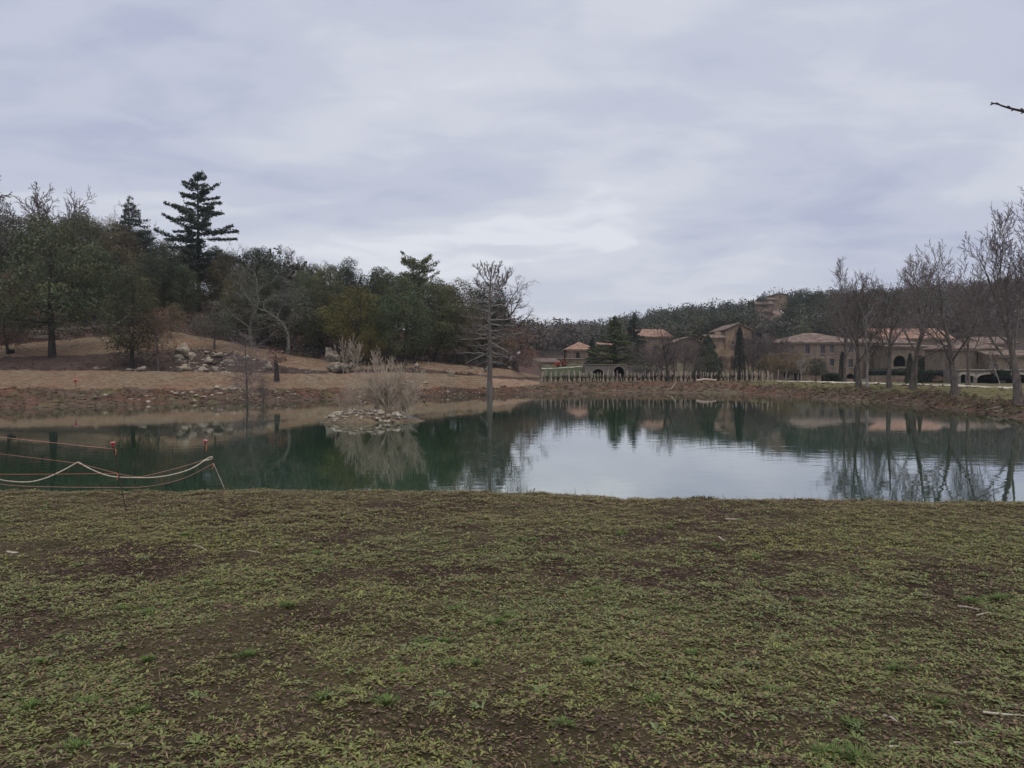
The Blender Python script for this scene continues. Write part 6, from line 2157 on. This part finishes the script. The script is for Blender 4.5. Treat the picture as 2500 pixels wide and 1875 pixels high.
def lawn_stone(label, px, py, w, h, i, mat='stone_pale'):
    x, y = on_lawn(px, py)
    k = y / FPX
    o = obj('stone', SMALL[i % 6], loc=(x, y, gz(x, y) + h * k * .25), mat=M[mat])
    o.scale = (w * k / 2, w * k * .36, h * k * .5)
    o.rotation_euler = (0, 0, i)
    tag(o, label, 'stone', 'stones on the lawn')


lawn_stone('single white stone in the middle of the lawn', 1152, 1604, 19, 9, 0)
lawn_stone('white chip left of the middle of the lawn', 592, 1403, 12, 6, 1)
lawn_stone('small round white pebble above the centre of the lawn', 842, 1374, 8, 6, 2)
lawn_stone('pinkish flat chip near the centre left of the lawn', 718, 1367, 12, 5, 3)
lawn_stone('tan flat stone on the bare patch at the right', 2285, 1281, 16, 5, 4)
lawn_stone('pale stone at the bottom left among the brown leaves', 448, 1828, 12, 8, 5)
lawn_stone('orange-tan pebble near the water edge at the centre right', 1583, 1271, 8, 6, 0, 'dry_leaf')


def lawn_leaf_(label, px, py, w, i):
    x, y = on_lawn(px, py)
    k = y / FPX
    s = w * k / 2
    z = gz(x, y) + .012
    V = [(-s, 0, 0), (-s * .4, -s * .38, s * .25), (s * .5, -s * .34, s * .3), (s, 0, .1 * s), (s * .4, s * .36, s * .35), (-s * .5, s * .34, s * .3), (0, 0, .02 * s)]
    F = [(0, 1, 6), (1, 2, 6), (2, 3, 6), (3, 4, 6), (4, 5, 6), (5, 0, 6)]
    o = obj('fallen_leaf', mesh_py('fallen_leaf', V, F, [M['dry_leaf']]), loc=(x, y, z))
    o.rotation_euler = (.15, .1, i * 1.1)
    tag(o, label, 'leaf', 'fallen leaves on the lawn')


lawn_leaf_('upright-edged tan leaf right of the big green tuft', 1400, 1470, 14, 1)
lawn_leaf_('curled brown leaf right of the centre of the lawn', 1543, 1503, 22, 2)
lawn_leaf_('pinkish curled leaf at the left below the rod', 437, 1303, 17, 3)
lawn_leaf_('orange leaf near the lower right part of the lawn', 2123, 1552, 13, 4)
lawn_leaf_('brown curled leaf on the bare soil right of the middle', 1545, 1502 + 60, 18, 5)
lawn_leaf_('pale tan leaf left of the middle near the front', 552, 1487, 18, 0)
lawn_leaf_('tan leaf at the lower middle beside a green tuft', 1880, 1870, 16, 6)


# ------------------------------------------------------------------ the tree beside the camera whose twig reaches into the view
def side_tree():
    rng = np.random.default_rng(8)
    x0, y0 = 6.9, 5.6
    root = thing('side_tree', 'bare tree just outside the right edge whose dark twig tip reaches into the sky', 'tree', (x0, y0, gz(x0, y0) - .05))
    g = gz(x0, y0) - .05
    paths = [(np.array([[0, 0, -.2], [0, 0, .5], [.05, .05, 2.2], [.15, 0, 4.2], [.2, -.1, 6.0]]), np.array([.17, .13, .11, .07, .02]), 10)]
    L0 = lambda p: p - np.array([x0, y0, g])
    D = 6.0
    pts = [np.array([.1, .03, 2.7])]
    pts += [L0(at(2640, 330, 5.85)), L0(at(2560, 292, 5.95))]
    pts += [L0(at(px, py, D)) for px, py in ((2500, 272), (2477, 267), (2461, 263), (2447, 258.5), (2437, 254.5), (2426, 252.5), (2419, 250.5))]
    R = [.05, .02, .0135, .0105, .0085, .0075, .0065, .006, .0055, .0045]
    paths.append((np.array(pts), np.array(R), 7))
    bud = []
    for (px, py, a) in ((2424, 253.2, -1), (2438, 254, 1), (2466, 262, 1), (2475, 267.5, -1), (2498, 268, 1), (2499, 274, -1)):
        p = L0(at(px, py, D))
        bud.append((np.array([p, p + np.array([-.012, 0, a * .006]), p + np.array([-.022, 0, a * .012])]), np.array([.006, .006, .002]), 6))
    for i in range(14):
        h = rng.uniform(2.2, 5.6)
        a = rng.uniform(-1.2, 1.6)
        L_ = rng.uniform(.8, 1.5)
        b = np.array([.1, 0, h])
        e = b + np.array([math.cos(a), math.sin(a), .7]) * L_
        paths.append((np.array([b, (b + e) / 2 + rng.normal(0, .06, 3), e]), np.array([.04, .025, .008]), 5))
        for _ in range(4):
            t = rng.uniform(.4, 1)
            q = b + (e - b) * t
            bud.append((np.array([q, q + np.array([abs(rng.normal(.2, .2)), rng.normal(0, .3), rng.uniform(.2, .5)])]), np.array([.01, .004]), 4))
    obj('trunk', tube_mesh('side_trunk', paths[:1], M['bark_dark']), root)
    obj('branches', tube_mesh('side_branches', paths[1:], M['bark_dark']), root)
    obj('twigs', tube_mesh('side_twigs', bud, M['bark_dark']), root)


side_tree()


# ------------------------------------------------------------------ the air
haze_m = bpy.data.materials.new('haze')
haze_m.use_nodes = True
hn = haze_m.node_tree.nodes
hn.remove(hn['Principled BSDF'])
pv = hn.new('ShaderNodeVolumePrincipled')
pv.inputs['Color'].default_value = (0.82, 0.86, 0.93, 1)
pv.inputs['Density'].default_value = 0.00028
pv.inputs['Anisotropy'].default_value = 0.0
haze_m.node_tree.links.new(pv.outputs[0], hn['Material Output'].inputs['Volume'])
obj('haze', box_mesh('haze', -3600, 3600, -400, 1700, -8, 62, haze_m), kind='stuff')
